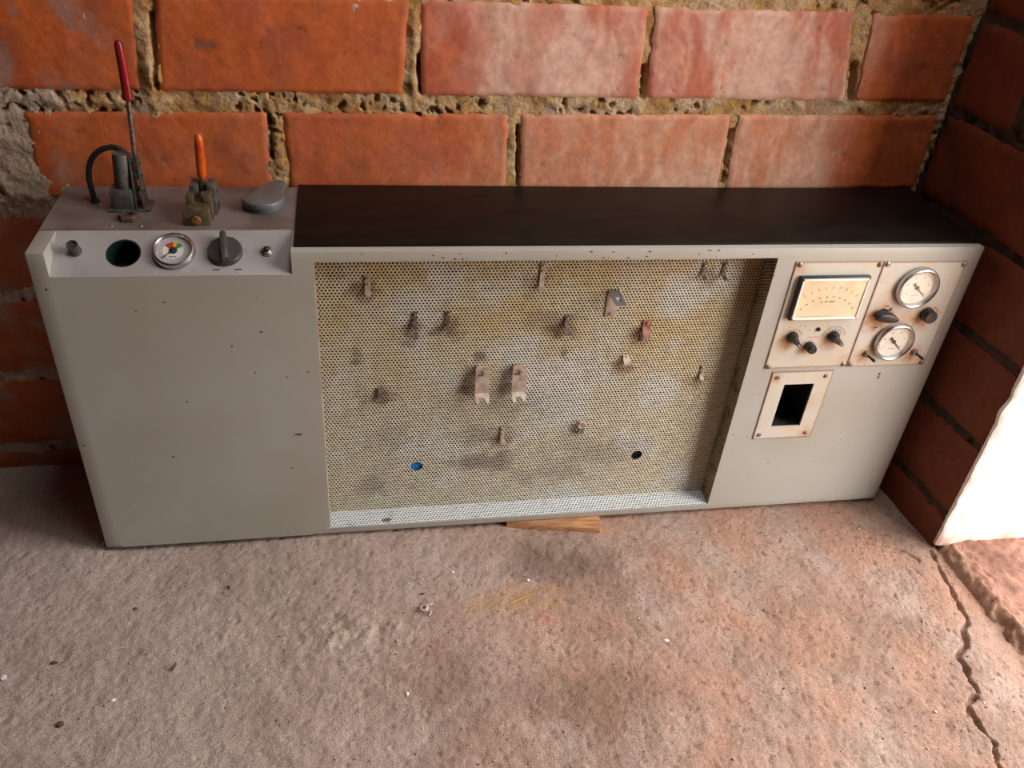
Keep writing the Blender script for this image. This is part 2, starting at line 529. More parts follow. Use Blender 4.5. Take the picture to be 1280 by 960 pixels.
wall_back = link('wall_back', np.stack([X, WY - w, Z], 1), F[:, ::-1], 'mortar', cols=cols, origin=(0, WY, 0), angle=None)
tag(wall_back, 'back wall of large orange clay bricks in rough sandy mortar', kind='structure')
sid = 100
for ri, (zb, zbs, zt, zts, br) in enumerate(rows):
    for q in br:
        sid += 7
        seen = ri < 2 and q[2] > -.1
        nu, nv = (72, 30) if seen else (14, 7)
        v, f = brick_mesh(q, zb + zbs * q[1], zb + zbs * q[3], zt + zts * q[0], zt + zts * q[2], sid, nu, nv, rough=1.0 if seen else .5)
        cx_ = (q[0] + q[2]) / 2
        rnd = vn(np.array([sid * 1.37]), np.array([ri * 3.1]), 5)[0]
        tone = (.85 if ri != 1 else .4) * sst(.25, .65, np.array(cx_)) * sst(1.14, 1.04, v[:, 0]) + .2 * rnd - .1
        xloc = v[:, 0]
        white = (sst(.42, .62, xloc) * .75 + .25 * sst(.6, .95, xloc)) * sst(1.15, 1.07, xloc) + .06
        if ri == 1: white = (sst(.42, .70, xloc) * .9 + .3 * sst(.75, .95, xloc)) * (.75 + .5 * sst(.57, .48, v[:, 1])) * sst(1.16, 1.04, xloc) + .08
        c = brick_colours(v[:, 0], v[:, 1], sid, tone, white)
        if ri == 1: c = mixc(c, srgb(212, 146, 104), .45 * sst(.48, .66, xloc) * sst(1.16, 1.04, xloc))
        if ri == 0 and .1 < cx_ < .4:      # smoky scuff
            c = mixc(c, srgb(96, 74, 66), .7 * sst(.9, .3, np.hypot((v[:, 0] - .197) / .022, (v[:, 1] - .668) / .010) + (fbm(v[:, 0], v[:, 1], 80, 4, 2) - .5)))
        if 2 <= ri < 6: c = c * .7         # lower courses darkened to deepen the shade beside the bench
        if cx_ < .2:                      # grey lime smears at the left
            c = mixc(c, srgb(150, 128, 118), .65 * sst(.52, .70, fbm(v[:, 0] * 1.3, v[:, 1] * .8, 16, 71, 3)) * (sst(.12, .02, v[:, 0]) if ri != 1 else sst(.04, -.03, v[:, 0])))
        o = link('brick', np.stack([v[:, 0], WY - v[:, 2], v[:, 1]], 1), f[:, ::-1], 'brick', wall_back, cols=c, angle=50)

# ---- right wall, from the corner to the doorway
def RW(s, z, w): return np.stack([CORNER[0] + WDIR[0] * s + WNRM[0] * w, CORNER[1] + WDIR[1] * s + WNRM[1] * w, z], 1)


ss_ = np.linspace(-.02, WLEN - .004, 70); zz = graded(-.05, DOOR_H + .01, [(0, .8, .006)], .03)
S, Z, F = grid_mesh(ss_, zz)
w, n, pits = mortar_field(S, Z, 41)
cols = mixc(np.broadcast_to(np.array(srgb(70, 52, 38)), (len(S), 3)), srgb(50, 35, 24), sst(.35, .65, fbm(S, Z, 30, 6, 3)))  # mortar colour darkened too, so this wall's shade is in the albedo
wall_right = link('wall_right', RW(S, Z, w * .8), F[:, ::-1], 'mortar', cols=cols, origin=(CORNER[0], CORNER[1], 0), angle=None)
tag(wall_right, 'shadowed brick return wall ending at the sunlit doorway', kind='structure')
zrow = [-.075, .062, .200, .339, .476, .613, .747, .886, 1.025, 1.163, 1.302, 1.44]
for k in range(len(zrow) - 1):
    za, zb = zrow[k] + .006, zrow[k + 1] - .006
    parts_ = [(.006, WLEN - .003)] if k % 2 == 0 else [(.006, .128), (.146, WLEN - .003)]
    if k == 2: parts_ = [(.006, .152), (.168, WLEN - .003)]
    for a, b in parts_:
        sid += 7
        v, f = brick_mesh((a, a, b, b), za, za, zb, zb, sid, 34, 16, rough=1.2)
        c = brick_colours(v[:, 0], v[:, 1], sid, .45, np.full(len(v), .03)) * .31  # same clay scaled down to carry the shade of this wall
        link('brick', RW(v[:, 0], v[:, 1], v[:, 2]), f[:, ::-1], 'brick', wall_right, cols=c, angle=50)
# solid core of that wall stretch
g = G(WORLD)
core = [(CORNER[0] + .012, CORNER[1] + .22), (JX + .010, JY + .004), (JX + WALL_T - .004, JY + .004), (JX + WALL_T - .004, CORNER[1] + .22)]
g.prism(core, -.05, ROOM_H)
g.build('masonry_core', 'room', wall_right)
# limewashed reveal of the doorway (faces the opening), a plaster skin with an uneven arris
xs = np.concatenate([np.linspace(0, .03, 14), np.linspace(.036, WALL_T, 40)]); zz = graded(.004, DOOR_H, [(0, .6, .004)], .02)
U, Z, F = grid_mesh(xs, zz)
edge = (fbm(Z, Z * 0 + 2, 190, 9, 3, .6) - .5) * .0024 + .003 * np.exp(-((Z - .30) / .010) ** 2) - .004 * np.exp(-((Z - .275) / .012) ** 2)
nx = len(xs)
fallx = np.exp(-U / .015)
xx = JX - .002 + U + edge * fallx
yy = JY - .002 - .004 * (1 - np.exp(-U / .006)) - (fbm(U, Z, 25, 12, 4) - .5) * .006
zb = Z + np.where(Z < .03, (fbm(U, U * 0, 30, 5, 3) - .5) * .008, 0)
cols = mixc(np.broadcast_to(np.array(srgb(240, 232, 222)), (len(U), 3)), srgb(214, 190, 172), sst(.55, .75, fbm(U, Z, 40, 15, 4)) * .7)
cols = mixc(cols, srgb(190, 140, 110), sst(.06, .0, Z + (fbm(U, Z, 40, 3, 3) - .5) * .05) * .7)
skin = np.stack([xx, yy, zb], 1)
back = skin.copy(); back[:, 1] = JY + .0035
nn_ = len(skin); ny = len(zz)
ring = np.concatenate([np.arange(nx), np.arange(1, ny) * nx + nx - 1, (ny - 1) * nx + np.arange(nx - 2, -1, -1), np.arange(ny - 2, 0, -1) * nx])
kk = np.arange(len(ring)); side = np.stack([ring, nn_ + ring, nn_ + ring[(kk + 1) % len(ring)], ring[(kk + 1) % len(ring)]], 1)
link('limewash_plaster', np.concatenate([skin, back]), np.concatenate([F, side]), 'plaster', wall_right, cols=np.concatenate([cols, cols]), angle=50)

# ---- the rest of the room around the camera
def slab(name, lo, hi, m, label, parent=None):
    o = G(WORLD).box(lo, hi).build(name, m, parent)
    if parent is None: tag(o, label, kind='structure')
    return o


slab('wall_side', (JX - .002, ROOM_Y0 - .2, -.05), (JX + WALL_T, DOOR_Y0, ROOM_H), 'room', 'right wall beyond the doorway behind the viewpoint')
slab('trim_1', (JX - .002, DOOR_Y0, DOOR_H), (JX + WALL_T, JY + .004, ROOM_H), 'room', 'lintel over the doorway')
slab('wall_left', (ROOM_X0 - .2, ROOM_Y0 - .2, -.05), (ROOM_X0, WY + .22, ROOM_H), 'room', 'left wall of the room out of view')
slab('wall_front', (ROOM_X0, ROOM_Y0 - .2, -.05), (JX - .002, ROOM_Y0, ROOM_H), 'room', 'wall behind the viewpoint')
g = G(WORLD)
for lo, hi in (((ROOM_X0 - .2, ROOM_Y0 - .2), (FILL_HATCH[0], WY + .22)), ((FILL_HATCH[1], ROOM_Y0 - .2), (JX + WALL_T, WY + .22)), ((FILL_HATCH[0], ROOM_Y0 - .2), (FILL_HATCH[1], FILL_HATCH[2])), ((FILL_HATCH[0], FILL_HATCH[3]), (FILL_HATCH[1], WY + .22))):
    g.box((*lo, ROOM_H), (*hi, ROOM_H + .15))
tag(g.build('ceiling', 'ceiling'), 'ceiling with a roof opening added for fill light, out of view', kind='structure')
slab('wall_back_core', (ROOM_X0, WY + .036, -.05), (CORNER[0] + .012, WY + .22, ROOM_H), 'room', 'masonry behind the back wall bricks')
slab('ground_outside', (JX + WALL_T - .03, -7, -.12), (14, 7, -.035), 'earth', 'pale dry ground outside the doorway')

# ---- floor
def crack_dist(x, y, pts):
    d = np.full(x.shape, 9.0)
    for (xa, ya), (xb, yb) in zip(pts[:-1], pts[1:]):
        t = np.clip(((x - xa) * (xb - xa) + (y - ya) * (yb - ya)) / ((xb - xa) ** 2 + (yb - ya) ** 2), 0, 1)
        d = np.minimum(d, np.hypot(x - xa - t * (xb - xa), y - ya - t * (yb - ya)))
    return d


CR1 = [(1.289, -.118), (1.277, -.165), (1.272, -.20), (1.265, -.238), (1.262, -.262), (1.243, -.275), (1.235, -.30), (1.211, -.313), (1.210, -.335), (1.203, -.352), (1.203, -.375), (1.175, -.392), (1.172, -.42), (1.176, -.45), (1.162, -.475), (1.155, -.52), (1.16, -.6), (1.13, -.8)]
CR2 = [(1.205, -.100), (1.222, -.105), (1.240, -.118), (1.252, -.138)]


def floor_z(x, y):
    z = -.009 + (fbm(x, y, 3.2, 61, 3) - .5) * .010 + (fbm(x, y, 26, 62, 5, .6) - .5) * .0048 + (fbm(x, y, 150, 63, 2) - .5) * .0014
    # broken, lighter patch left of centre
    pm = np.exp(-((x - .35) / .085) ** 2 - ((y + .185) / .045) ** 2)
    z = z + pm * (fbm(x, y, 45, 64, 4, .6) - .5) * .010
    pitm = sst(.64, .78, fbm(x, y, 80, 65, 3, .7))
    z = z - pitm * .0016
    wob = (fbm(x, y, 60, 66, 3) - .5) * .010
    d1 = crack_dist(x, y, CR1) + wob
    z = z - .011 * (1 - sst(.0008, .0042, np.abs(d1)))
    z = z + .004 * np.exp(-((x - 1.262) / .04) ** 2) * sst(-.45, -.30, y)
    d2 = np.abs(crack_dist(x, y, CR2) + wob * .6)
    z = z - .006 * (1 - sst(.0005, .003, d2))
    # nothing may rise through the underside of the bench
    under = sst(-.02, .005, y) * sst(-.02, .01, x) * sst(1.275, 1.25, x)
    z = np.minimum(z, -.0025 * under + .02 * (1 - under))
    return z, pitm, d1


xs = graded(ROOM_X0, 1.305, [(-.30, 1.15, .0026), (1.15, 1.305, .0017)], .06)
ys = graded(ROOM_Y0, WY + .02, [(-.52, .03, .0026), (.03, WY, .01)], .06)
X, Y, F = grid_mesh(xs, ys)
Zf, pitm, d1 = floor_z(X, Y)
base = np.array(srgb(168, 140, 124))
cols = np.broadcast_to(base, (len(X), 3)).copy()
cols = mixc(cols, srgb(148, 118, 100), sst(.40, .66, fbm(X, Y, 5, 81, 4)))
cols = mixc(cols, srgb(184, 160, 144), sst(.50, .74, fbm(X, Y, 16, 82, 4)) * .45)
cols = mixc(cols, srgb(176, 130, 106), sst(.3, .75, fbm(X, Y, 7, 83, 3)) * .8 * sst(.2, 1.0, X))
cols = mixc(cols, srgb(104, 82, 68), .62 * sst(1.1, .35, np.hypot((X - .665) / .105, (Y + .085) / .045) + (fbm(X, Y, 25, 84, 4) - .5) * 1.2))
cols = mixc(cols, srgb(176, 128, 76), .55 * sst(1.1, .3, np.hypot((X - .585) / .085, (Y + .150) / .035) + (fbm(X, Y, 30, 85, 4) - .5) * 1.4))
cols = mixc(cols, srgb(190, 112, 86), .45 * sst(1.0, .3, np.hypot((X - .625) / .03, (Y + .19) / .02) + (fbm(X, Y, 40, 86, 3) - .5)))
cols = mixc(cols, srgb(112, 84, 68), .45 * sst(1.1, .3, np.hypot((X - .69) / .08, (Y + .33) / .10) + (fbm(X, Y, 14, 87, 4) - .5) * 1.3))
pm = np.exp(-((X - .35) / .085) ** 2 - ((Y + .185) / .045) ** 2)
cols = mixc(cols, srgb(204, 184, 158), pm * .5 * sst(.35, .6, fbm(X, Y, 50, 88, 3)))
cols = mixc(cols, srgb(96, 72, 58), sst(.64, .78, fbm(X, Y, 90, 91, 3, .7)) * .4)
cols = mixc(cols, srgb(96, 72, 58), pitm * .35)
floor_lift = sst(.75, -.05, X + (fbm(X, Y, 3, 94, 3) - .5) * .6)  # floor colour lifted at the left to even out the doorway light
cols = mixc(cols, srgb(190, 174, 164), floor_lift * .55)
cols = cols * (.86 + .28 * fbm(X, Y, 140, 92, 2))[:, None] * (1 - .2 * sst(.75, 1.15, X))[:, None]  # right side darkened to offset the strong light by the doorway
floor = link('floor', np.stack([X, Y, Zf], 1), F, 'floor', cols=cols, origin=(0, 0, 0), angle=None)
tag(floor, 'rough pinkish grey concrete floor with a jagged crack', kind='structure')

# raised, crumbling doorstep in the opening
xs = np.concatenate([np.linspace(0, .05, 30), np.linspace(.055, .30, 60)])
ys = graded(DOOR_Y0, JY + .01, [(-.6, JY + .01, .003)], .03)
U, Y, F = grid_mesh(xs, ys)
edge = 1.288 + (fbm(Y, Y * 0, 22, 33, 4, .6) - .5) * .022 + .006 * sst(-.2, -.33, Y)
x_ = edge + U
lip = sst(.0, .028, U + (fbm(x_, Y, 70, 34, 3) - .5) * .012)
Zs = -.022 + .034 * lip + (fbm(x_, Y, 18, 35, 4) - .5) * .012 * lip + (fbm(x_, Y, 90, 36, 3) - .5) * .006
cols = mixc(np.broadcast_to(np.array(srgb(142, 100, 82)), (len(U), 3)), srgb(112, 76, 60), sst(.4, .65, fbm(x_, Y, 12, 37, 4)))
cols = mixc(cols, srgb(170, 138, 112), sst(.045, .0, U + (fbm(x_, Y, 40, 38, 3) - .5) * .06) * .6)
cols = cols * (.85 + .3 * fbm(x_, Y, 110, 39, 2))[:, None]
st_ = link('doorstep', np.stack([x_, Y, Zs], 1), F, 'floor', cols=cols, angle=None)
tag(st_, 'raised crumbling doorstep below the white doorway reveal', kind='structure')

# ================================================================== THE BENCH
bench = empty('test_bench', (W / 2, D / 2, 0))
tag(bench, 'long beige metal workshop test bench with perforated panel, gauges and levers', 'workbench')

# ---- carcass: sheet-metal shell with the recess, console and port openings left out
def carcass():
    bm = bmesh.new()
    key = {}
    def V(x, y, z):
        k = (round(x, 5), round(y, 5), round(z, 5))
        if k not in key: key[k] = bm.verts.new(k)
        return key[k]
    bx = [0, CX0, CX1, X1, X2, 1.0075, 1.0565, W]
    bz = [0, Z1, .173, .255, CZ, Z2, H]
    by = [0, CY, D]
    for i in range(len(bx) - 1):
        for j in range(len(bz) - 1):
            a, b, c, d = bx[i], bx[i + 1], bz[j], bz[j + 1]
            if X1 - 1e-6 <= a and b <= X2 + 1e-6 and c >= Z1 - 1e-6 and d <= Z2 + 1e-6: continue
            if abs(a - 1.0075) < 1e-6 and abs(c - .173) < 1e-6: continue
            if not (abs(a - CX0) < 1e-6 and c >= CZ - 1e-6):
                bm.faces.new([V(a, 0, c), V(b, 0, c), V(b, 0, d), V(a, 0, d)])
        for j in range(2):
            if abs(bx[i] - CX0) < 1e-6 and j == 0: continue
            bm.faces.new([V(bx[i], by[j], H), V(bx[i + 1], by[j], H), V(bx[i + 1], by[j + 1], H), V(bx[i], by[j + 1], H)])
            bm.faces.new([V(bx[i], by[j], 0), V(bx[i], by[j + 1], 0), V(bx[i + 1], by[j + 1], 0), V(bx[i + 1], by[j], 0)])
        for j in range(len(bz) - 1):
            bm.faces.new([V(bx[i], D, bz[j]), V(bx[i], D, bz[j + 1]), V(bx[i + 1], D, bz[j + 1]), V(bx[i + 1], D, bz[j])])
    for j in range(len(bz) - 1):
        for k in range(2):
            for x in (0, W):
                bm.faces.new([V(x, by[k], bz[j]), V(x, by[k], bz[j + 1]), V(x, by[k + 1], bz[j + 1]), V(x, by[k + 1], bz[j])])
    # cheeks of the console cut
    for x in (CX0, CX1):
        a = [V(x, 0, CZ), V(x, 0, Z2), V(x, 0, H), V(x, CY, H)]
        bm.faces.new(a)
    bmesh.ops.recalc_face_normals(bm, faces=bm.faces[:])
    e = []
    for q in bm.edges:
        if len(q.link_faces) == 2 and q.calc_face_angle() > .6:
            xs_ = [t.co.x for t in q.verts]
            if all(abs(abs(t) - CX0) > 1e-4 and abs(t - CX1) > 1e-4 for t in xs_) or abs(xs_[0] - xs_[1]) > .01:
                e.append(q)
    bmesh.ops.bevel(bm, geom=e, offset=.0022, segments=2, affect='EDGES', profile=.5)
    bmesh.ops.solidify(bm, geom=bm.faces[:], thickness=.0016)
    bmesh.ops.recalc_face_normals(bm, faces=bm.faces[:])
    bm.verts.index_update()
    v = [tuple(q.co) for q in bm.verts]; f = [[q.index for q in p.verts] for p in bm.faces]
    bm.free()
    return v, f


v, f = carcass()
body = link('cabinet_body', v, f, 'paint', bench, angle=30)
body['label'] = 'beige enamelled sheet metal carcass'


# chips in the enamel where rust shows
MT['fleck'] = mat('rust_fleck', srgb(104, 66, 44), .8, var=srgb(80, 50, 36), vs=200)
rf = random.Random(3)
flecks = [(.2883, .1988, .0065, .0022), (.1182, .1688, .0022, .0020), (.0137, .4351, .0020, .0018), (.2536, .3692, .0024, .0018), (.1488, .2629, .0016, .0014), (.1927, .2635, .0013, .0012), (.0079, .1957, .0018, .0018), (.2754, .1374, .0018, .0012), (.2151, .3484, .0018, .0016), (.1424, .4151, .0030, .0010), (.1082, .4033, .0014, .0014)]
for k in range(22): flecks.append((rf.uniform(.33, .92), rf.uniform(.4705, .4810), rf.uniform(.0008, .0030), rf.uniform(.0006, .0014)))
for k in range(14): flecks.append((rf.uniform(.96, 1.23), rf.uniform(.02, .27), rf.uniform(.0005, .0012), rf.uniform(.0005, .0012)))
for a, b, ra, rb in flecks:
    pts = [(a + ra * math.cos(t) * rf.uniform(.6, 1.1), b + rb * math.sin(t) * rf.uniform(.6, 1.1)) for t in np.linspace(0, 2 * math.pi, 10)[:-1]]
    G(FRONT).prism(pts, -.0002, .00015).build('rust_fleck', 'fleck', bench)
# added top skin of the left section: grey enamel darkened to mimic weak light
v, f = [], []
g = G(TOP).box((.0012, CY + .0006, .0), (.3000, D - .001, .0010), .0004, 1)
tp = g.build('top_skin', 'dim_top', bench)
tp['label'] = 'grey top surface under the levers, darkened in colour for weak light'


# ---- perforated sheet of the recess
P_ = .005


def perf_sheet(u0, u1, v0, v1, holes=(), t=.0010, r=.00162):
    dv = P_ * math.sqrt(3) / 2
    ni = int((u1 - u0) / P_) + 1; nj = int((v1 - v0) / dv) + 1
    I, J = np.meshgrid(np.arange(ni), np.arange(nj))
    cu = (u0 + (I + .5 * (J % 2)) * P_).ravel(); cv = (v0 + J * dv).ravel()
    keep = np.ones(len(cu), bool)
    for hu, hv, hr in holes: keep &= np.hypot(cu - hu, cv - hv) > hr
    cu, cv = cu[keep], cv[keep]; n = len(cu)
    a = np.arange(6) * math.pi / 3 + math.pi / 6
    R = P_ / math.sqrt(3)
    ou = cu[:, None] + np.cos(a) * R; ov = cv[:, None] + np.sin(a) * R
    iu = cu[:, None] + np.cos(a) * r; iv = cv[:, None] + np.sin(a) * r
    for hu, hv, hr in holes:              # trim the cells to the round edge
        d = np.hypot(ou - hu, ov - hv); k = np.where(d < hr + .0016, (hr + .0016) / np.maximum(d, 1e-6), 1)
        ou, ov = hu + (ou - hu) * k, hv + (ov - hv) * k
        d = np.hypot(iu - hu, iv - hv); k = np.where(d < hr + .0018, (hr + .0018) / np.maximum(d, 1e-6), 1)
        iu, iv = hu + (iu - hu) * k, hv + (iv - hv) * k
    U = np.concatenate([ou, iu, iu], 1); V = np.concatenate([ov, iv, iv], 1)
    Wd = np.concatenate([np.zeros((n, 12)), np.full((n, 6), -t)], 1)
    b = (np.arange(n) * 18)[:, None]
    k = np.arange(6); k2 = (k + 1) % 6
    q1 = np.stack([k, k2, 6 + k2, 6 + k], 1); q2 = np.stack([6 + k, 6 + k2, 12 + k2, 12 + k], 1)
    q = np.concatenate([q1, q2])
    Fq = (b[:, :, None] + q[None]).reshape(-1, 4)
    return U.ravel(), V.ravel(), Wd.ravel(), Fq


HOOK_SPOTS = [(.390, .41, .02, .8), (.622, .42, .02, .7), (.452, .350, .022, .8), (.496, .348, .024, .9), (.402, .24, .024, .9), (.587, .15, .018, .9), (.664, .345, .024, .9), (.782, .335, .018, .8), (.762, .282, .018, .8), (.885, .25, .016, .7), (.708, .158, .016, .9), (.538, .24, .022, .8), (.592, .24, .020, .7), (.86, .425, .018, .5), (.548, .302, .012, .8), (.376, .315, .012, .7), (.375, .30, .008, .8), (.67, .302, .008, .8)]
GRIME = [(.565, .10, .055, .028, .55), (.56, .155, .05, .03, .4), (.74, .11, .09, .03, .35), (.64, .36, .05, .02, .35), (.39, .06, .03, .02, .4), (.68, .07, .09, .025, .3), (.60, .21, .08, .03, .25), (.42, .16, .05, .03, .2), (.35, .44, .02, .02, .3)]


def perf_colour(u, v):
    c = np.broadcast_to(np.array(srgb(198, 188, 164)), (len(u), 3)).copy()
    yel = sst(.16, .46, v) * (.35 + .9 * sst(.38, .66, fbm(u, v, 9, 301, 4))) + .15 * sst(.7, .9, u)
    c = mixc(c, srgb(190, 158, 92), np.clip(yel, 0, .85) * .75)
    c = mixc(c, srgb(206, 206, 200), sst(.50, .68, fbm(u, v, 8, 305, 4)) * .6)
    gr = np.zeros(len(u))
    for a, b, ra, rb, s in GRIME:
        gr = np.maximum(gr, s * sst(1.2, .25, np.hypot((u - a) / ra, (v - b) / rb) + (fbm(u, v, 30, 311, 4) - .5) * 1.4))
    c = mixc(c, srgb(104, 90, 82), gr)
    ru = np.zeros(len(u))
    for a, b, ra, s in HOOK_SPOTS:
        ru = np.maximum(ru, s * sst(1.2, .2, np.hypot((u - a + .004) / ra, (v - b + .004) / ra) + (fbm(u, v, 45, 317, 3) - .5) * 1.6))
    c = mixc(c, srgb(112, 76, 44), ru * .85)  # rust halos, offset down-left so they also carry the hooks' shadows
    return c * (.85 + .3 * fbm(u, v, 70, 341, 2))[:, None]


BLUE_H = (.4576, .0985, .0074); DARK_H = (.8107, .0985, .0072)
u, v, w, f = perf_sheet(X1 - .004, X2 + .003, Z1 - .001, Z2 + .004, [BLUE_H, DARK_H])
link('perforated_back', np.stack([u, RD - w, v], 1), f, 'perf', bench, cols=perf_colour(u, v), smooth=False)
# bottom ledge (faces up), left and right returns
u, v, w, f = perf_sheet(X1 - .002, X2 + .002, .0012, RD - .0005)
c = mixc(np.broadcast_to(np.array(srgb(214, 214, 212)), (len(u), 3)).copy(), srgb(120, 92, 74), sst(.66, .78, fbm(u, v, 45, 351, 3)) * .25)
c = mixc(c, srgb(70, 50, 40), .8 * sst(1., .5, np.hypot((u - .409) / .008, (v - .009) / .006) + (fbm(u, v, 90, 3, 2) - .5)))
link('perforated_ledge', np.stack([u, v, Z1 + .0012 + w], 1), f, 'perf', bench, cols=c, smooth=False)
for nm, xx, sg in (('perforated_return', X2 + .0004, 1), ('perforated_return', X1 - .0004, -1)):
    u, v, w, f = perf_sheet(Z1, Z2 + .002, .003, RD - .001)
    cc = mixc(np.broadcast_to(np.array(srgb(176, 160, 128)), (len(u), 3)).copy(), srgb(110, 86, 60), sst(.5, .7, fbm(u, v, 30, 361 + sg, 3)) * .6)
    link(nm, np.stack([xx - sg * w * -1, v, u], 1), f if sg < 0 else f[:, ::-1], 'perf', bench, cols=cc, smooth=False)
# added dark sheet standing in for the unlit space behind the holes
g = G(WORLD).box((X1 - .012, RD + .016, .004), (X2 + .012, RD + .018, Z2 + .008)).box((X1 - .012, .0030, .0022), (X2 + .012, RD + .018, .0040))
g.build('shade_backing', 'dark', bench)
# caps seen behind the two round holes
G(PERF).lathe((BLUE_H[0] + .001, BLUE_H[1] - .003, -.012), [(.014, 0), (.014, .006), (.012, .0085), (0, .009)]).build('blue_cap', 'blue', bench)
G(PERF).lathe((DARK_H[0] - .004, DARK_H[1] - .002, -.022), [(.014, 0), (.014, .010), (.012, .0125), (0, .013)]).build('slate_cap', 'navy', bench)
# sheet behind the port on the right, so that the opening shows a dark box
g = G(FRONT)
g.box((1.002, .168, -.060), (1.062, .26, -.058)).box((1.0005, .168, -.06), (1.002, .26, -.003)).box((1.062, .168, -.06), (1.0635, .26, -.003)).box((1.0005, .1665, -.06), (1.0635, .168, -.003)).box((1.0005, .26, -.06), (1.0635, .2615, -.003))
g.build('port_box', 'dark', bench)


# ---- small reusable fittings
def screw(fr, u, v, w, r, parent, m='steel', ang=.5):
    g = G(fr).lathe((u, v, w), [(r, 0), (r, .0008), (r * .8, .0017), (r * .25, .0021), (0, .0021)], 14)
    s = g.build('screw', m, parent)
    c, s_ = math.cos(ang), math.sin(ang); a, b = r * .85, r * .14
    pts = [(u + c * x - s_ * y, v + s_ * x + c * y) for x, y in ((-a, -b), (a, -b), (a, b), (-a, b))]
    return s


def plate(name, u0, u1, v0, v1, rust, hole=None, sid=0, t=.0014):
    """thin enamelled plate with rust-stained colour"""
    us = np.linspace(u0, u1, 80); vs = np.linspace(v0, v1, 100)
    if hole:
        us = np.unique(np.concatenate([us, hole[:2]])); vs = np.unique(np.concatenate([vs, hole[2:]]))
    U, V, F = grid_mesh(us, vs)
    if hole:
        cu = U[F].mean(1); cv = V[F].mean(1)
        F = F[~((cu > hole[0]) & (cu < hole[1]) & (cv > hole[2]) & (cv < hole[3]))]
    c = np.broadcast_to(np.array(srgb(198, 190, 176)), (len(U), 3)).copy()
    c = mixc(c, srgb(200, 176, 138), sst(.45, .65, fbm(U, V, 22, sid, 4)) * .4)
    ru = np.zeros(len(U))
    for a, b, ra, s in rust:
        ru = np.maximum(ru, s * sst(1.45, .25, np.hypot((U - a) / ra, (V - b + .002) / ra) + (fbm(U, V, 90, sid + 3, 3) - .5) * .9))
    c = mixc(c, srgb(176, 116, 54), ru)
    c = mixc(c, srgb(110, 66, 40), np.clip(ru - .6, 0, .4))
    edge = np.minimum(np.minimum(U - u0, u1 - U), np.minimum(V - v0, v1 - V))
    c = mixc(c, srgb(128, 76, 50), sst(.0024, .0006, edge) * .8)
    n = len(U)
    vv = np.concatenate([np.stack([U, V, np.full(n, t)], 1), np.stack([U, V, np.zeros(n)], 1)])
    used = np.zeros(n, bool)
    # rim faces from boundary edges
    E = np.concatenate([F[:, [0, 1]], F[:, [1, 2]], F[:, [2, 3]], F[:, [3, 0]]])
    es = np.sort(E, 1); key = es[:, 0].astype(np.int64) * n + es[:, 1]
    _, idx, cnt = np.unique(key, return_index=True, return_counts=True)
    B = E[idx[cnt == 1]]
    rim = np.stack([B[:, 1], B[:, 0], B[:, 0] + n, B[:, 1] + n], 1)
    return link(name, FRONT(vv), np.concatenate([F, rim]), 'paint_attr', bench, cols=np.concatenate([c, c]), angle=30)


pl1 = plate('instrument_plate', .9668, 1.0988, .2862, .4627, [(.992, .338, .016, .75), (1.024, .322, .014, .85), (1.058, .337, .017, .7), (1.09, .30, .012, .35), (.975, .455, .01, .4), (1.09, .295, .016, .3)], sid=401)
for u, v in ((.9727, .4590), (1.0938, .4580), (.9718, .2897), (1.0930, .2897)):
    screw(FRONT, u, v, .0014, .0040, pl1, ang=random.random() * 3)
pl2 = plate('instrument_plate', 1.1002, 1.2300, .2842, .4617, [(1.124, .372, .024, .9), (1.195, .371, .02, .9), (1.122, .307, .016, .7), (1.20, .306, .016, .7), (1.13, .39, .03, .3), (1.225, .29, .016, .5), (1.165, .37, .02, .4)], sid=421)
for u, v in ((1.1060, .4585), (1.2262, .4565), (1.1052, .2897), (1.2250, .2885)):
    screw(FRONT, u, v, .0014, .0042, pl2, ang=random.random() * 3)
pl3 = plate('port_plate', .9826, 1.0818, .1497, .2790, [(.99, .27, .01, .5), (1.07, .16, .012, .4), (1.06, .22, .02, .25)], hole=(1.0075, 1.0565, .173, .255), sid=441)
for u, v in ((.9920, .2685), (1.0712, .2690), (.9912, .1586), (1.0705, .1589)):
    screw(FRONT, u, v, .0014, .0036, pl3, ang=random.random() * 3)
for dv in (0, -.006):
    screw(FRONT, 1.1625, .2680 + dv, 0, .0020, bench, 'steel')


def ring_arc(g, u, v, r0, r1, a0, a1, w0, w1, n=10):
    pts = []
    for k in range(n + 1):
        a = math.radians(a0 + (a1 - a0) * k / n); pts.append((u + math.cos(a) * r1, v + math.sin(a) * r1))
    for k in range(n, -1, -1):
        a = math.radians(a0 + (a1 - a0) * k / n); pts.append((u + math.cos(a) * r0, v + math.sin(a) * r0))
    return g.prism(pts, w0, w1)


def ticks(g, u, v, r0, r1, a0, a1, n, wd_, w0, w1):
    for k in range(n):
        a = math.radians(a0 + (a1 - a0) * k / (n - 1)); c, s = math.cos(a), math.sin(a)
        g.prism([(u + c * r0 - s * wd_, v + s * r0 + c * wd_), (u + c * r0 + s * wd_, v + s * r0 - c * wd_), (u + c * r1 + s * wd_, v + s * r1 - c * wd_), (u + c * r1 - s * wd_, v + s * r1 + c * wd_)], w0, w1)
    return g


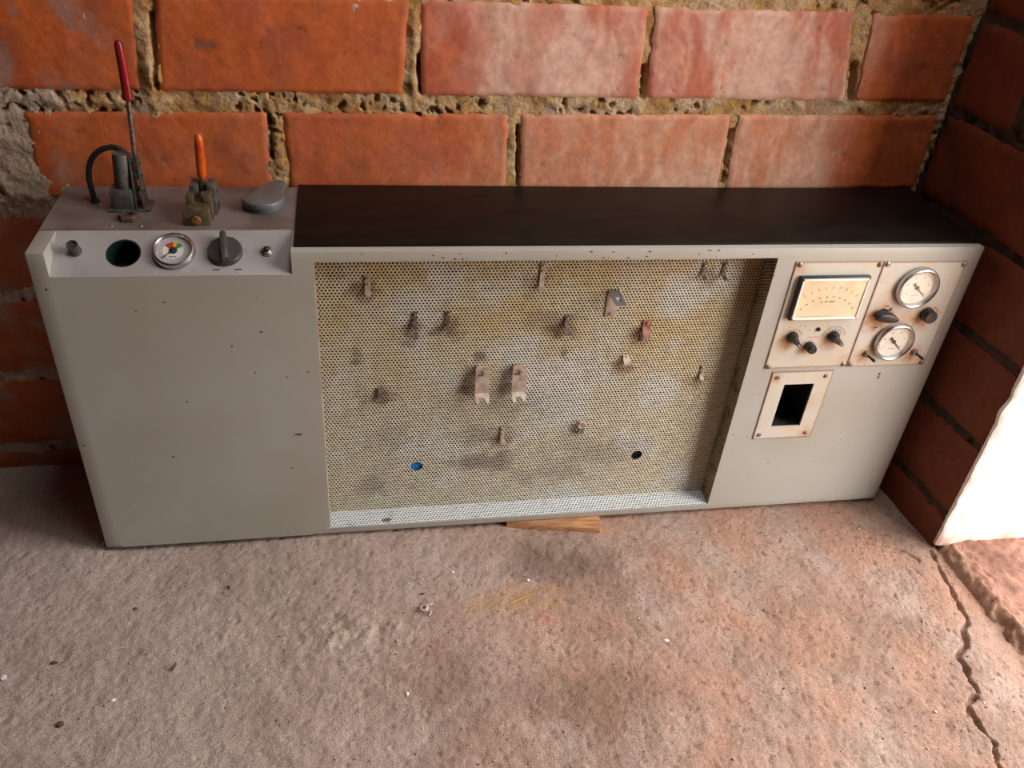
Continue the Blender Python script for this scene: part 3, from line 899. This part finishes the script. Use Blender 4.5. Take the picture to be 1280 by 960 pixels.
# ---- rectangular meter
mt = G(FRONT).box((.977, .373, .0014), (1.0835, .4425, .0085), .0012)
mt.fr = FRONT
meter = mt.build('panel_meter', 'black', bench)
mw = .0086
g = G(FRONT)
for lo, hi in (((.9795, .3750, mw - .0012), (.9820, .4405, mw + .0022)), ((1.0788, .3750, mw - .0012), (1.0812, .4405, mw + .0022)), ((.9795, .3750, mw - .0012), (1.0812, .3778, mw + .0022)), ((.9795, .4376, mw - .0012), (1.0812, .4405, mw + .0022))):
    g.box(lo, hi, .0004, 1)
g.build('cover_rim', 'white', meter)
G(FRONT).box((.9815, .3772, mw - .0014), (1.0792, .4382, mw + .0005)).build('dial_face', 'dial_cream', meter)
g = G(FRONT)
mu, mv = 1.0295, .3625
ticks(g, mu, mv, .0620, .0665, 128, 52, 9, .00035, mw + .0003, mw + .0009)
tag(g.build('scale_ticks', 'ink_pale', meter), kind='stuff')
g = G(FRONT)
for k in range(10):
    a = math.radians(142 - k * 11.5); r_ = .0505
    uu, vv = mu + math.cos(a) * r_, mv + math.sin(a) * r_ - .001
    g.box((uu - .0011, vv - .0012, mw + .0003), (uu + .0011, vv + .0012, mw + .0009))
tag(g.build('scale_figures', 'ink_pale', meter), kind='stuff')
g = G(FRONT)
for a, b, h in ((1.0165, 1.0205, .0012), (1.0235, 1.0262, .0024), (1.0295, 1.0318, .0020), (1.0325, 1.0350, .0022), (1.0357, 1.0378, .0020)):
    g.box((a, .4030, mw + .0003), (b, .4030 + h, mw + .0009))
g.box((.990, .3800, mw + .0003), (1.040, .3803, mw + .0009))
tag(g.build('unit_inscription', 'ink_mid', meter), kind='stuff')
G(FRONT).box((.9818, .3774, mw + .0014), (1.079, .4380, mw + .0018)).build('clear_window', 'glass', meter)


def pointer_knob(u, v, r, h, ang, ln, name='knob', wd_=.62, parent=None):
    g = G(FRONT).lathe((u, v, .0014), [(r, 0), (r, h * .35), (r * .86, h * .55), (r * .78, h * .62), (0, h * .62)], 28)
    c, s = math.cos(ang), math.sin(ang)
    prof = [(-r * .75, -r * wd_ * .8), (0, -r * wd_), (ln, -r * .26), (ln + .0012, 0), (ln, r * .26), (0, r * wd_), (-r * .75, r * wd_ * .8)]
    g.prism([(u + c * x - s * y, v + s * x + c * y) for x, y in prof], .0014 + h * .15, .0014 + h, .0010)
    k = g.build(name, 'black', parent or bench)
    g = G(FRONT)
    x0, x1, y = ln * .55, ln * .98, .0005
    g.prism([(u + c * a - s * b, v + s * a + c * b) for a, b in ((x0, -y), (x1, -y), (x1, y), (x0, y))], .0014 + h - .0002, .0014 + h + .0002)
    g.build('index_line', 'grey_print', k)
    return k


pointer_knob(.9945, .3425, .0082, .0130, math.radians(-47), .0150)
pointer_knob(1.0595, .3415, .0085, .0130, math.radians(-38), .0165)
g = G(FRONT).lathe((1.0262, .3250, .0014), [(.0074, 0), (.0074, .009), (.0066, .0130), (.0058, .0140), (0, .0140)], 24)
g.build('knob', 'black', bench)
G(FRONT).lathe((1.0325, .3535, .0014), [(.0031, 0), (.0031, .002), (.002, .0034), (0, .0036)], 16).build('pilot_lamp', 'black', bench)
g = G(FRONT)
ring_arc(g, 1.0600, .3390, .0178, .0184, 172, 8, .0013, .00155, 24)
for k in range(7):
    a = 150 - k * 20
    ring_arc(g, 1.0600, .3390, .0128, .0140, a + 5, a - 5, .0013, .00155, 3)
for k in range(5):
    a = 120 - k * 22
    ring_arc(g, .9960, .3400, .0128, .0140, a + 6, a - 6, .0013, .00155, 3)
for a, b in ((1.002, .3595), (1.010, .358), (1.018, .352), (1.047, .358), (1.077, .357), (.986, .357)):
    g.box((a, b, .0013), (a + .0020, b + .0009, .00155))
tag(g.build('printed_scale', 'ink', pl1), kind='stuff')
G(FRONT).box((1.019, .3395, .0013), (1.037, .3403, .00155)).build('printed_line', 'd_red', pl1)

# ---- right plate: two gauges, selector, knob, two toggles
def gauge(fr, u, v, r, w0, ang, ln, parent, hgt=.009):
    ga = G(fr).lathe((u, v, w0), [(r * .80, 0), (r * .97, 0), (r, .0012), (r, hgt * .55), (r * .96, hgt * .9), (r * .90, hgt), (r * .84, hgt * .86), (r * .81, hgt * .45), (r * .80, hgt * .3)], 56, close=True).build('pressure_gauge', 'chrome', parent)
    G(fr).lathe((u, v, w0), [(r * .82, 0), (r * .82, hgt * .30), (0, hgt * .30)], 48).build('dial_face', 'dial', ga)
    w = w0 + hgt * .30
    g = G(fr)
    ticks(g, u, v, r * .64, r * .70, 225, -45, 25, .0002, w - .0001, w + .0002)
    ring_arc(g, u, v, r * .70, r * .715, 225, -45, w - .0001, w + .0002, 40)
    for k in range(6):
        a = math.radians(215 - k * 50); uu, vv = u + math.cos(a) * r * .53, v + math.sin(a) * r * .53
        g.box((uu - .0012, vv - .0010, w - .0001), (uu + .0012, vv + .0010, w + .0002))
    g.box((u - .006, v - r * .40, w - .0001), (u + .006, v - r * .40 + .0007, w + .0002))
    tag(g.build('scale_marks', 'ink_pale', ga), kind='stuff')
    c, s = math.cos(ang), math.sin(ang); g = G(fr)
    g.prism([(u + c * x - s * y, v + s * x + c * y) for x, y in ((-ln * .42, -.0026), (-ln * .22, -.0009), (0, -.0009), (ln, -.0002), (ln, .0002), (0, .0009), (-ln * .22, .0009), (-ln * .42, .0026))], w + .0006, w + .0012)
    g.lathe((u, v, w), [(.0030, 0), (.0030, .0016), (.0020, .0024), (0, .0025)], 18)
    g.build('needle', 'ink', ga)
    G(fr).lathe((u, v, w0 + hgt * .62), [(r * .835, 0), (r * .835, .0004), (0, .0004)], 48).build('gauge_glass', 'glass', ga)
    return ga


gauge(FRONT, 1.1640, .4215, .0325, .0014, math.radians(-42), .0225, bench)
gauge(FRONT, 1.1610, .3300, .0318, .0014, math.radians(-44), .0220, bench)
# selector with a long oval wing
g = G(FRONT).lathe((1.1270, .3755, .0014), [(.0105, 0), (.0105, .004), (.0095, .006), (0, .006)], 28)
pts = []
for k in range(28):
    a = 2 * math.pi * k / 28
    x, y = .0175 * math.cos(a), .0070 * math.sin(a) * (1 - .15 * math.cos(a))
    ca, sa = math.cos(-.18), math.sin(-.18)
    pts.append((1.1300 + ca * x - sa * y, .3765 + sa * x + ca * y))
g.prism(pts, .004, .0165, .002)
g.build('selector_knob', 'black', bench)
g = G(FRONT).lathe((1.1985, .3760, .0014), [(.0106, 0), (.0106, .003), (.0100, .005), (.0100, .0125), (.0090, .0140), (0, .0142)], 28)
g.box((1.1985 - .001, .3760, .0150), (1.1985 + .0010, .3850, .0160))
g.build('knob', 'black', bench)
for tu, tv in ((1.1245, .3075), (1.2045, .3085)):
    sw = G(FRONT).lathe((tu, tv, .0014), [(.0052, 0), (.0052, .002), (.0040, .0022), (.0040, .005), (0, .005)], 18).build('toggle_switch', 'steel', bench)
    G(FRONT).tube([(tu, tv, .0045), (tu + .0040, tv - .0018, .012), (tu + .0058, tv - .0026, .0165), (tu + .0064, tv - .0030, .0185)], [.0016, .0020, .0026, .0018], 12).build('toggle_lever', 'black', sw)
g = G(FRONT)
for a, b in ((1.1265, .3895), (1.1105, .3735), (1.1210, .3530)):
    g.box((a, b, .0013), (a + .0065, b + .0016, .00155))
ring_arc(g, 1.2010, .3725, .0155, .0162, 70, -20, .0013, .00155, 12)
tag(g.build('printed_marks', 'ink', pl2), kind='stuff')
screw(FRONT, 1.1380, .3850, .0014, .0026, pl2)

# ---- sloping console with its controls
def console_plate():
    g = G(SLOPE)
    t0, t1 = -.0016, 0.0
    u0, u1, v1 = CX0, CX1, _sl
    hu, hv, hr = .0995, .0334, .0202
    a, b = hu - .026, hu + .026
    g.box((u0, 0, t0), (a, v1, t1)); g.box((b, 0, t0), (u1, v1, t1))
    n = 48; V = []; Fc = []
    def rect(ang):
        c, s = math.cos(ang), math.sin(ang)
        k = 1e9
        if abs(c) > 1e-9: k = min(k, ((b - hu) if c > 0 else (a - hu)) / c)
        if abs(s) > 1e-9: k = min(k, ((v1 - hv) if s > 0 else (0 - hv)) / s)
        return hu + c * k, hv + s * k
    corners = sorted([math.atan2(y - hv, x - hu) % (2 * math.pi) for x in (a, b) for y in (0, v1)])
    an = sorted(set([2 * math.pi * k / n for k in range(n)] + corners)); n = len(an)
    for w in (t1, t0):
        for q in an:
            V.append((hu + math.cos(q) * hr, hv + math.sin(q) * hr, w))
        for q in an:
            x, y = rect(q); V.append((x, y, w))
    for k in range(n):
        k2 = (k + 1) % n
        Fc.append([k, k2, n + k2, n + k]); Fc.append([2 * n + k, 2 * n + k2, 3 * n + k2, 3 * n + k]); Fc.append([k, k2, 2 * n + k2, 2 * n + k])
    g.add(V, Fc)
    return g.build('console_panel', 'console', bench, angle=30)


console = console_plate()
G(SLOPE).lathe((.0995, .0334, -.040), [(.0200, .0395), (.0185, .0395), (.0185, .001), (.0001, .001), (.0001, 0), (.0200, 0)], 48, close=True).build('gauge_sleeve', 'teal_dark', console)
g = G(SLOPE).lathe((.0455, .0360, 0), [(.0075, 0), (.0075, .002), (.0058, .003), (.0058, .0100), (.0066, .0105), (.0066, .0145), (.0052, .0145), (.0050, .0125), (0, .0125)], 28)
g.build('console_button', 'dkgrey', bench)
# gauge with a coloured sector
cg = G(SLOPE).lathe((.1580, .0338, 0), [(.0205, 0), (.0245, 0), (.0252, .0012), (.0252, .0050), (.0242, .0075), (.0222, .0085), (.0208, .0070), (.0205, .0030)], 56, close=True).build('vacuum_gauge', 'chrome', bench)
G(SLOPE).lathe((.1580, .0338, 0), [(.0208, 0), (.0208, .0030), (0, .0030)], 48).build('dial_face', 'grey_print', cg)
cu, cv = .1570, .0345
g = G(SLOPE); ring_arc(g, cu, cv, .0050, .0122, 28, -215, .0029, .0033, 40); g.build('white_sector', 'white', cg)
g = G(SLOPE); ring_arc(g, cu, cv, .0050, .0122, 145, 92, .0029, .0034, 10); g.build('red_sector', 'd_red', cg)
g = G(SLOPE); ring_arc(g, cu, cv, .0050, .0122, 92, 66, .0029, .0034, 8); g.build('yellow_sector', 'd_yel', cg)
g = G(SLOPE); ring_arc(g, cu, cv, .0050, .0122, 66, 28, .0029, .0034, 10); g.build('green_sector', 'd_grn', cg)
g = G(SLOPE)
ticks(g, .1580, .0338, .0165, .0185, 225, -45, 19, .0002, .0029, .0033)
for k in range(4): g.box((cu - .004 + k * .0022, cv - .0098, .0032), (cu - .0026 + k * .0022, cv - .0084, .0036))
tag(g.build('scale_marks', 'ink', cg), kind='stuff')
g = G(SLOPE).lathe((cu, cv, .003), [(.0046, 0), (.0046, .0012), (.0030, .0020), (0, .0021)], 20)
g.prism([(cu - .001, cv), (cu + .001, cv), (cu - .012, cv - .0115), (cu - .0128, cv - .0108)], .0036, .0042)
g.build('needle', 'ink', cg)
G(SLOPE).lathe((.1580, .0338, .0055), [(.0212, 0), (.0212, .0004), (0, .0004)], 48).build('gauge_glass', 'glass', cg)
# large rotary switch
g = G(SLOPE).lathe((.2175, .0335, 0), [(.0205, 0), (.0210, .0015), (.0205, .0050), (.0190, .0066), (0, .0070)], 44)
pts = [(-.0038, -.0190), (.0038, -.0190), (.0046, 0), (.0036, .0200), (.0, .0225), (-.0036, .0200), (-.0046, 0)]
ca, sa = math.cos(.10), math.sin(.10)
g.prism([(.2175 + ca * x - sa * y, .0335 + sa * x + ca * y) for x, y in pts], .005, .0165, .0014)
g.build('rotary_switch', 'dkgrey', bench)
g = G(SLOPE)
for a in (.2030, .2290): g.box((a, .0075, -.0001), (a + .0085, .0092, .00015))
for k in range(7):
    an = math.radians(200 - k * 32); uu, vv = .2175 + math.cos(an) * .0238, .0335 + math.sin(an) * .0238
    g.lathe((uu, vv, -.0001), [(.0008, 0), (.0008, .00025), (0, .00025)], 8)
tag(g.build('printed_marks', 'ink', console), kind='stuff')
jk = G(SLOPE).lathe((.2672, .0338, 0), [(.0078, 0), (.0078, .0022), (.0060, .0030), (.0060, .0050), (.0044, .0056), (.0040, .0040), (0, .0040)], 6).build('jack_socket', 'chrome', bench)
G(SLOPE).lathe((.2672, .0338, .0036), [(.0036, 0), (.0036, .0034), (.0022, .0046), (0, .0048)], 16).build('socket_pin', 'black', jk)

# ---- valves and levers on the left of the top
lv = empty('lever_valve', (.095, .128, H)); lv.parent = bench; lv.location = np.array((.095, .128, H)) - WLOC['test_bench']
g = G(TOP).box((.0745, .1120, .0010), (.1010, .1400, .0285), .0022).box((.070, .108, 0), (.100, .143, .004), .001)
g.build('valve_block', 'cast', lv)
G(TOP).lathe((.0895, .1265, .028), [(.0098, 0), (.0102, .002), (.0102, .0410), (.0094, .0440), (0, .0445)], 32, axis=(.09, 0, 1)).build('cylinder', 'cast', lv)
pts = [(.0484, .140, 0), (.0470, .1405, .018), (.0468, .141, .034), (.0505, .1415, .050), (.0580, .142, .0625), (.0690, .142, .0705), (.0800, .142, .0735), (.0890, .141, .0720), (.0960, .139, .066), (.0985, .136, .055), (.0985, .134, .040)]
P = np.array(pts); sm = []
for i in range(len(P) - 1):
    p0, p1, p2, p3 = P[max(i - 1, 0)], P[i], P[i + 1], P[min(i + 2, len(P) - 1)]
    for t in np.linspace(0, 1, 6)[:-1]:
        sm.append(.5 * ((2 * p1) + (-p0 + p2) * t + (2 * p0 - 5 * p1 + 4 * p2 - p3) * t * t + (-p0 + 3 * p1 - 3 * p2 + p3) * t ** 3))
sm.append(P[-1])
g = G(TOP).tube(sm, .0036, 12).lathe((.0484, .140, 0), [(.0060, 0), (.0060, .003), (.0045, .006), (0, .006)], 16)
g.build('hose', 'rubber', lv)
g = G(TOP)
for x0, x1 in ((.1025, .1043), (.1112, .1130)):
    n0 = len(g.v)
    g.prism([(.114, .002), (.142, .002), (.138, .030), (.132, .058), (.129, .072), (.121, .072), (.119, .050), (.116, .028)], x0, x1)
    g.v[n0:] = [(p[2], p[0], p[1]) for p in g.v[n0:]]
g.box((.1015, .110, 0), (.1200, .146, .003), .0008)
for zz_ in (.026, .046, .062): g.lathe((.1005, .1255, zz_), [(.0030, 0), (.0030, .0150), (0, .0150)], 12, axis=(1, 0, 0))
g.build('link_bracket', 'cast', lv)
G(TOP).tube([(.1078, .1255, .040), (.1098, .1253, .066), (.1120, .125, .100), (.1145, .125, .146)], [.0034, .0032, .0030, .0030], 12).build('lever_rod', 'steel', lv)
G(TOP).tube([(.1142, .125, .138), (.1143, .125, .1395), (.1144, .125, .142), (.1146, .125, .147), (.1150, .1248, .170), (.1149, .1245, .190), (.1146, .1244, .2020), (.1145, .1244, .2060), (.1145, .1244, .2075)], [.0050, .0066, .0068, .0060, .0058, .0054, .0050, .0036, .0010], 16).build('lever_grip', 'red', lv)
# rusty hexagonal union in front of it, its screws beside it
nu_ = G(TOP).lathe((.0985, .0895, 0), [(.0135, 0), (.0135, .0065), (.0120, .0080), (.0062, .0080), (.0058, .004), (0, .004)], 6)
nu_.box((.086, .086, 0), (.0935, .098, .0045), .001)
nu_.build('hex_union', 'rust', bench)
for u, v in ((.0812, .0695), (.1155, .0695), (.1260, .1020), (.1300, .1030), (.0545, .1350)):
    screw(TOP, u, v, 0, .0022, bench, 'chrome')
# toggle clamp with an orange grip
tcl = empty('toggle_clamp', (.184, .098, H)); tcl.parent = bench; tcl.location = np.array((.184, .098, H)) - WLOC['test_bench']
G(TOP).box((.1670, .0690, 0), (.1975, .0850, .0220), .0010).build('front_block', 'brass', tcl)
G(TOP).lathe((.1815, .0690, .0090), [(.0060, 0), (.0060, .0012), (.0050, .0026), (0, .0030)], 20, axis=(0, -1, 0)).build('block_screw', 'copper', tcl)
g = G(TOP).box((.1695, .0852, 0), (.1995, .1010, .0240), .0010).box((.1695, .0852, .0235), (.1790, .1010, .0345), .0010).box((.1890, .0852, .0235), (.1995, .1010, .0345), .0010)
g.build('slotted_block', 'brass', tcl)
g = G(TOP).box((.1735, .1012, 0), (.1830, .1240, .0420), .0014).box((.1935, .1012, 0), (.2035, .1240, .0420), .0014).box((.1735, .1130, 0), (.2035, .1240, .0120), .001)
g.lathe((.1715, .1125, .0330), [(.0038, 0), (.0038, .0340), (0, .0340)], 14, axis=(1, 0, 0))
g.build('yoke', 'cast', tcl)
G(TOP).tube([(.1880, .1120, .030), (.1885, .1110, .042), (.1892, .1090, .054)], [.0042, .0042, .0038], 12).build('lever_rod', 'steel', tcl)
G(TOP).tube([(.1888, .1095, .049), (.1890, .1090, .0515), (.1898, .1078, .064), (.1912, .106, .085), (.1916, .1052, .099), (.1917, .1050, .1045), (.1917, .105, .1062)], [.0046, .0058, .0060, .0058, .0054, .0036, .0010], 16).build('lever_grip', 'orange', tcl)
# swivel cover: round foot with a D-shaped lid
sc_ = G(TOP).lathe((.2585, .1330, 0), [(.0265, 0), (.0272, .002), (.0272, .0090), (.0262, .0105), (0, .0105)], 48).build('swivel_cover', 'cover', bench)
pts = []
cxv, cyv, rr = .2585, .1290, .0300
a0, a1 = math.radians(196), math.radians(388)
for k in range(29):
    a = a0 + (a1 - a0) * k / 28; pts.append((cxv + math.cos(a) * rr * .93, cyv + math.sin(a) * rr))
pts += [(.2862, .172), (.2835, .180), (.2775, .1835), (.2690, .1830), (.2630, .1780)]
G(TOP).prism(pts, .0100, .0160, .0022, 3).build('lid', 'cover', sc_)

# ---- brackets and hooks screwed to the perforated sheet
def screw_on(u, v, w, parent, r=.0022): screw(PERF, u, v, w, r, parent, 'chrome')


def j_hook(u, vt, vb, wd_, m, out=.012, lean=0.0):
    """flat strip whose lower end curls out from the sheet"""
    pth = [(vt, .0010), (vb + .016, .0012), (vb + .0105, .0030), (vb + .0075, .0065), (vb + .0070, .0100), (vb + .0085, out)]
    n = len(pth)
    h = G(PERF).strip(u, pth, wd_, .0014, [lean * k / (n - 1) for k in range(n)]).build('hook', m, bench)
    screw_on(u, vt - .0045, .0016, h, .0019)
    screw_on(u, vt - .0125, .0016, h, .0015)
    return h


j_hook(.3895, .4315, .3985, .0074, 'bracket', .010)
j_hook(.6217, .4480, .4020, .0066, 'bracket', .014)
j_hook(.8518, .4455, .4170, .0064, 'bracket_dark', .015)
j_hook(.8818, .4455, .4165, .0064, 'bracket_dark', .016)
j_hook(.8860, .2725, .2405, .0060, 'bracket', .015, .002)
j_hook(.4020, .2500, .2235, .0062, 'bracket_dark', .008)
j_hook(.5865, .1700, .1360, .0062, 'bracket', .009, .002)
for u in (.4515, .4962):                       # strips with a narrow prong
    h = G(PERF).strip(u, [(.3745, .001), (.364, .0012), (.3515, .0035), (.348, .0055)], [.0060, .0060, .0056, .0052], .0014).strip(u + .0012, [(.3490, .005), (.344, .0085), (.3375, .0095)], .0024, .0014).build('hook', 'bracket_dark', bench)
    screw_on(u, .3705, .0016, h, .0019)
for u, m in ((.5485, 'bracket'), (.6022, 'bracket')):    # offset plates with a forked lip
    h = G(PERF).strip(u, [(.2850, .0085), (.2680, .0095), (.2425, .0125)], .0205, .0014).box((u - .0085, .2700, 0), (u + .0085, .2835, .0082), .0006).build('forked_bracket', m, bench)
    g = G(PERF)
    for sg in (-1, 1): g.strip(u + sg * .0072, [(.2385, .0185), (.2340, .0255)], [.0062, .0048], .0014)
    g.strip(u, [(.2428, .0123), (.2382, .0190)], .0205, .0014)
    g.build('forked_lip', 'bracket', h)
    screw_on(u + .0015, .2780, .0098, h, .0030)
    G(PERF).box((u - .0070, .2715, .0090), (u + .0010, .2745, .0104)).build('clip', 'bracket_dark', h)
# angle bracket with a slotted shelf
h = G(PERF).box((.7180, .3620, .0003), (.7357, .4035, .0017), .0004).build('angle_bracket', 'bracket', bench)
g = G(PERF)
for lo, hi in (((.7180, .4021, .0003), (.7335, .4035, .0180)), ((.7180, .4021, .0300), (.7335, .4035, .0410)), ((.7180, .4021, .0175), (.7225, .4035, .0305)), ((.7290, .4021, .0175), (.7335, .4035, .0305))):
    g.box(lo, hi)
g.build('slotted_shelf', 'zinc', h)
screw_on(.7262, .3665, .0017, h)
# cranked clips
h = G(PERF).strip(.6645, [(.3640, .001), (.3540, .0012), (.3480, .006), (.3440, .0115), (.3400, .0125), (.3370, .0100)], [.0070, .0070, .0068, .0066, .0060, .0050], .0014, [0, 0, .0005, .001, .002, .003]).build('cranked_clip', 'bracket_dark', bench)
screw_on(.6648, .3600, .0016, h, .0024)
h = G(PERF).strip(.7838, [(.3540, .001), (.3425, .0012), (.3375, .0050), (.3295, .0120)], .0125, .0014).build('cranked_clip', 'bracket_rust', bench)
screw_on(.7842, .3490, .0016, h, .0026)
G(PERF).strip(.7800, [(.3290, .0008), (.3180, .0012)], .0060, .0014).build('tab', 'bracket_dark', h)
h = G(PERF).strip(.7610, [(.2940, .001), (.2890, .0035), (.2860, .0095), (.2825, .0100)], .0085, .0014).strip(.7655, [(.2890, .001), (.2830, .0060), (.2840, .0105)], .0045, .0014).build('cranked_clip', 'bracket', bench)
screw_on(.7615, .2920, .0018, h, .0016)
# eye screw with a frayed wire tie
g = G(PERF).lathe((.7078, .1710, .0), [(.0030, 0), (.0030, .006), (0, .006)], 14)
ringp = [(.7080 + .0052 * math.cos(a), .1712 + .0052 * math.sin(a), .0075) for a in np.linspace(0, 2 * math.pi, 22)]
g.tube(ringp, .0014, 8)
eye = g.build('eye_screw', 'bracket', bench)
g = G(PERF)
for a, b in (((.7065, .1665, .007), (.7010, .1545, .004)), ((.7080, .1665, .007), (.7075, .1530, .006)), ((.7095, .1668, .007), (.7115, .1535, .007))):
    g.tube([a, ((a[0] + b[0]) / 2 + .0012, (a[1] + b[1]) / 2, .009), b], .0008, 6)
g.build('wire_tie', 'bracket_dark', eye)

# ================================================================== WORKTOP SHEET
wt = G(WORLD).box((.3006, .0110, H), (1.2480, .1975, H + .0030), .0008, 2).build('worktop_sheet', 'black_top')
tag(wt, 'long thin black worktop sheet lying on the bench beside the levers', 'worktop')

# ================================================================== LOOSE THINGS ON THE FLOOR
def fz(x, y): return float(floor_z(np.array([x]), np.array([y]))[0][0])


# wooden shim wedged under the front edge
bm_pts = [(.600, -.0012), (.748, -.0285), (.7525, -.024), (.7545, .045), (.612, .050)]
g = G(WORLD).prism(bm_pts, min(fz(.7, -.01), fz(.75, -.02)) - .001, -.0005, .0006)
tag(g.build('wooden_shim', 'wood'), 'thin brown wooden shim wedged under the front edge of the bench', 'wood')


def blob(name, m, x, y, r, sc, label, cat, sid, group=None, rot=0.0):
    bm = bmesh.new(); bmesh.ops.create_icosphere(bm, subdivisions=2, radius=1)
    vs = np.array([q.co for q in bm.verts]); bm.verts.index_update()
    fs = [[q.index for q in p.verts] for p in bm.faces]; bm.free()
    k = .35 + 1.1 * fbm(vs[:, 0] + vs[:, 2], vs[:, 1] - vs[:, 2] * .7, 2.2, sid, 3, .7)
    vs = vs * k[:, None] * np.array(sc) * r * .85
    c, s = math.cos(rot), math.sin(rot)
    vs = np.stack([vs[:, 0] * c - vs[:, 1] * s, vs[:, 0] * s + vs[:, 1] * c, vs[:, 2]], 1)
    vs[:, 2] += fz(x, y) - vs[:, 2].min() - .0004
    o = link(name, vs + np.array([x, y, 0]), fs, m)
    return tag(o, label, cat, group)


def stick(name, m, a, b, r, label, cat, lift=.001, bend=.002):
    za, zb = fz(*a) + r + lift * .5, fz(*b) + r + lift
    mx, my = (a[0] + b[0]) / 2 + bend, (a[1] + b[1]) / 2 + bend
    zm = max((za + zb) / 2, fz(mx, my) + r * .8)
    g = G(WORLD).tube([(a[0], a[1], za), (mx, my, zm), (b[0], b[1], zb)], [r, r, r * .6], 7)
    return tag(g.build(name, m), label, cat)


stick('straw', 'straw', (.580, -.1575), (.6195, -.1425), .0008, 'yellow straw lying on the orange stained patch of floor', 'straw')
# curled scrap
x, y = .4545, -.158
z0 = fz(x, y) + .0035
pts = [(x + .0058 * math.cos(t) * (1 - .05 * t), y + .0058 * math.sin(t) * (1 - .05 * t), z0 + .0006 * t) for t in np.linspace(.3, 7.6, 26)]
g = G(WORLD).tube(pts, .0018, 8).tube([(x + .010, y - .004, z0 - .001), (x + .0065, y - .012, z0 - .0012)], .0012, 6)
g.tube([(x + .004, y + .006, z0 - .001), (x + .013, y + .009, z0)], .0012, 6)
tag(g.build('curled_scrap', 'scrap'), 'small pale curled scrap on the floor below the perforated panel', 'scrap')
blob('pebble', 'stone_w', .6140, -.1160, .0036, (1, .8, .8), 'white pebble on the dark oily patch of floor', 'pebble', 3)
blob('pebble', 'stone_w', .5035, -.0880, .0026, (1, .8, .7), 'tiny white pebble between the dark patch and the left bench panel', 'pebble', 5)
blob('paint_chip', 'stone_w', .0560, -.2555, .0042, (1.1, .7, .4), 'white paint chip on the floor in the lower left', 'chip', 8)
blob('paint_chip', 'stone_w', .4215, -.2890, .0034, (.8, 1.2, .4), 'white paint chip low in the middle of the floor', 'chip', 9)
blob('paint_chip', 'stone_w', .7900, -.2450, .0036, (1.4, .7, .4), 'white paint chip to the right of the brown floor stain', 'chip', 12)
blob('stone', 'stone_w', -.0830, -.2080, .0050, (1.1, .8, .7), 'pale stone at the far left edge of the floor', 'stone', 14)
stick('twig', 'twig', (.0375, -.1800), (.0590, -.1760), .0009, 'pale thin twig on the floor below the left bench panel', 'twig')
blob('leaf_crumb', 'leaf', .0565, -.1100, .0045, (1, .8, .35), 'brown leaf crumb near the lower left corner of the bench', 'leaf', 15)
blob('leaf_crumb', 'leaf', .0015, -.2830, .0062, (1, .9, .4), 'largest dark brown leaf crumb at the lower left of the floor', 'leaf', 17)
blob('leaf_crumb', 'leaf', -.0280, -.1900, .0045, (1.4, .7, .35), 'brown leaf crumb left of the pale twig', 'leaf', 19)
stick('wood_splinter', 'leaf', (.1215, -.2200), (.1250, -.2085), .0013, 'short brown wood splinter right of the pale twig', 'splinter')
blob('leaf_crumb', 'leaf', .1800, -.0830, .0036, (.8, 1.2, .4), 'dark crumb on the floor just below the left bench panel', 'crumb', 23)
blob('leaf_crumb', 'leaf', .4545, -.1270, .0036, (1.5, .6, .4), 'dark sliver on the floor just behind the curled scrap', 'crumb', 24)
# sand and grit nobody could count
rng = np.random.default_rng(4)
gv, gf, gc = [], [], []
base_v = np.array([(1, 0, 0), (-1, 0, 0), (0, 1, 0), (0, -1, 0), (0, 0, 1), (0, 0, -1)], float)
base_f = np.array([(0, 2, 4), (2, 1, 4), (1, 3, 4), (3, 0, 4), (2, 0, 5), (1, 2, 5), (3, 1, 5), (0, 3, 5)])
n = 3600
gx = rng.uniform(-.2, 1.24, n); gy = rng.uniform(-.52, -.004, n)
gz = floor_z(gx, gy)[0]
gr_ = rng.lognormal(-7.25, .40, n)
pal = np.array([srgb(206, 186, 168), srgb(150, 116, 94), srgb(110, 84, 68), srgb(190, 150, 116), srgb(236, 230, 224)])
pi = rng.choice(5, n, p=[.27, .35, .23, .14, .01])
dirs = rng.normal(size=(n, 6, 1)) * .25 + 1
V = base_v[None] * gr_[:, None, None] * dirs
an = rng.uniform(0, 6.28, n); ca, sa = np.cos(an)[:, None], np.sin(an)[:, None]
V = np.stack([V[..., 0] * ca - V[..., 1] * sa, V[..., 0] * sa + V[..., 1] * ca, V[..., 2] * .7], -1)
V += np.stack([gx, gy, gz + gr_ * .3], 1)[:, None, :]
Fg = (np.arange(n)[:, None, None] * 6 + base_f[None]).reshape(-1, 3)
gt = link('floor_grit', V.reshape(-1, 3), Fg, 'floor', cols=np.repeat(pal[pi], 6, 0), smooth=False)
tag(gt, 'loose sand and grit scattered over the concrete floor', 'grit', kind='stuff')
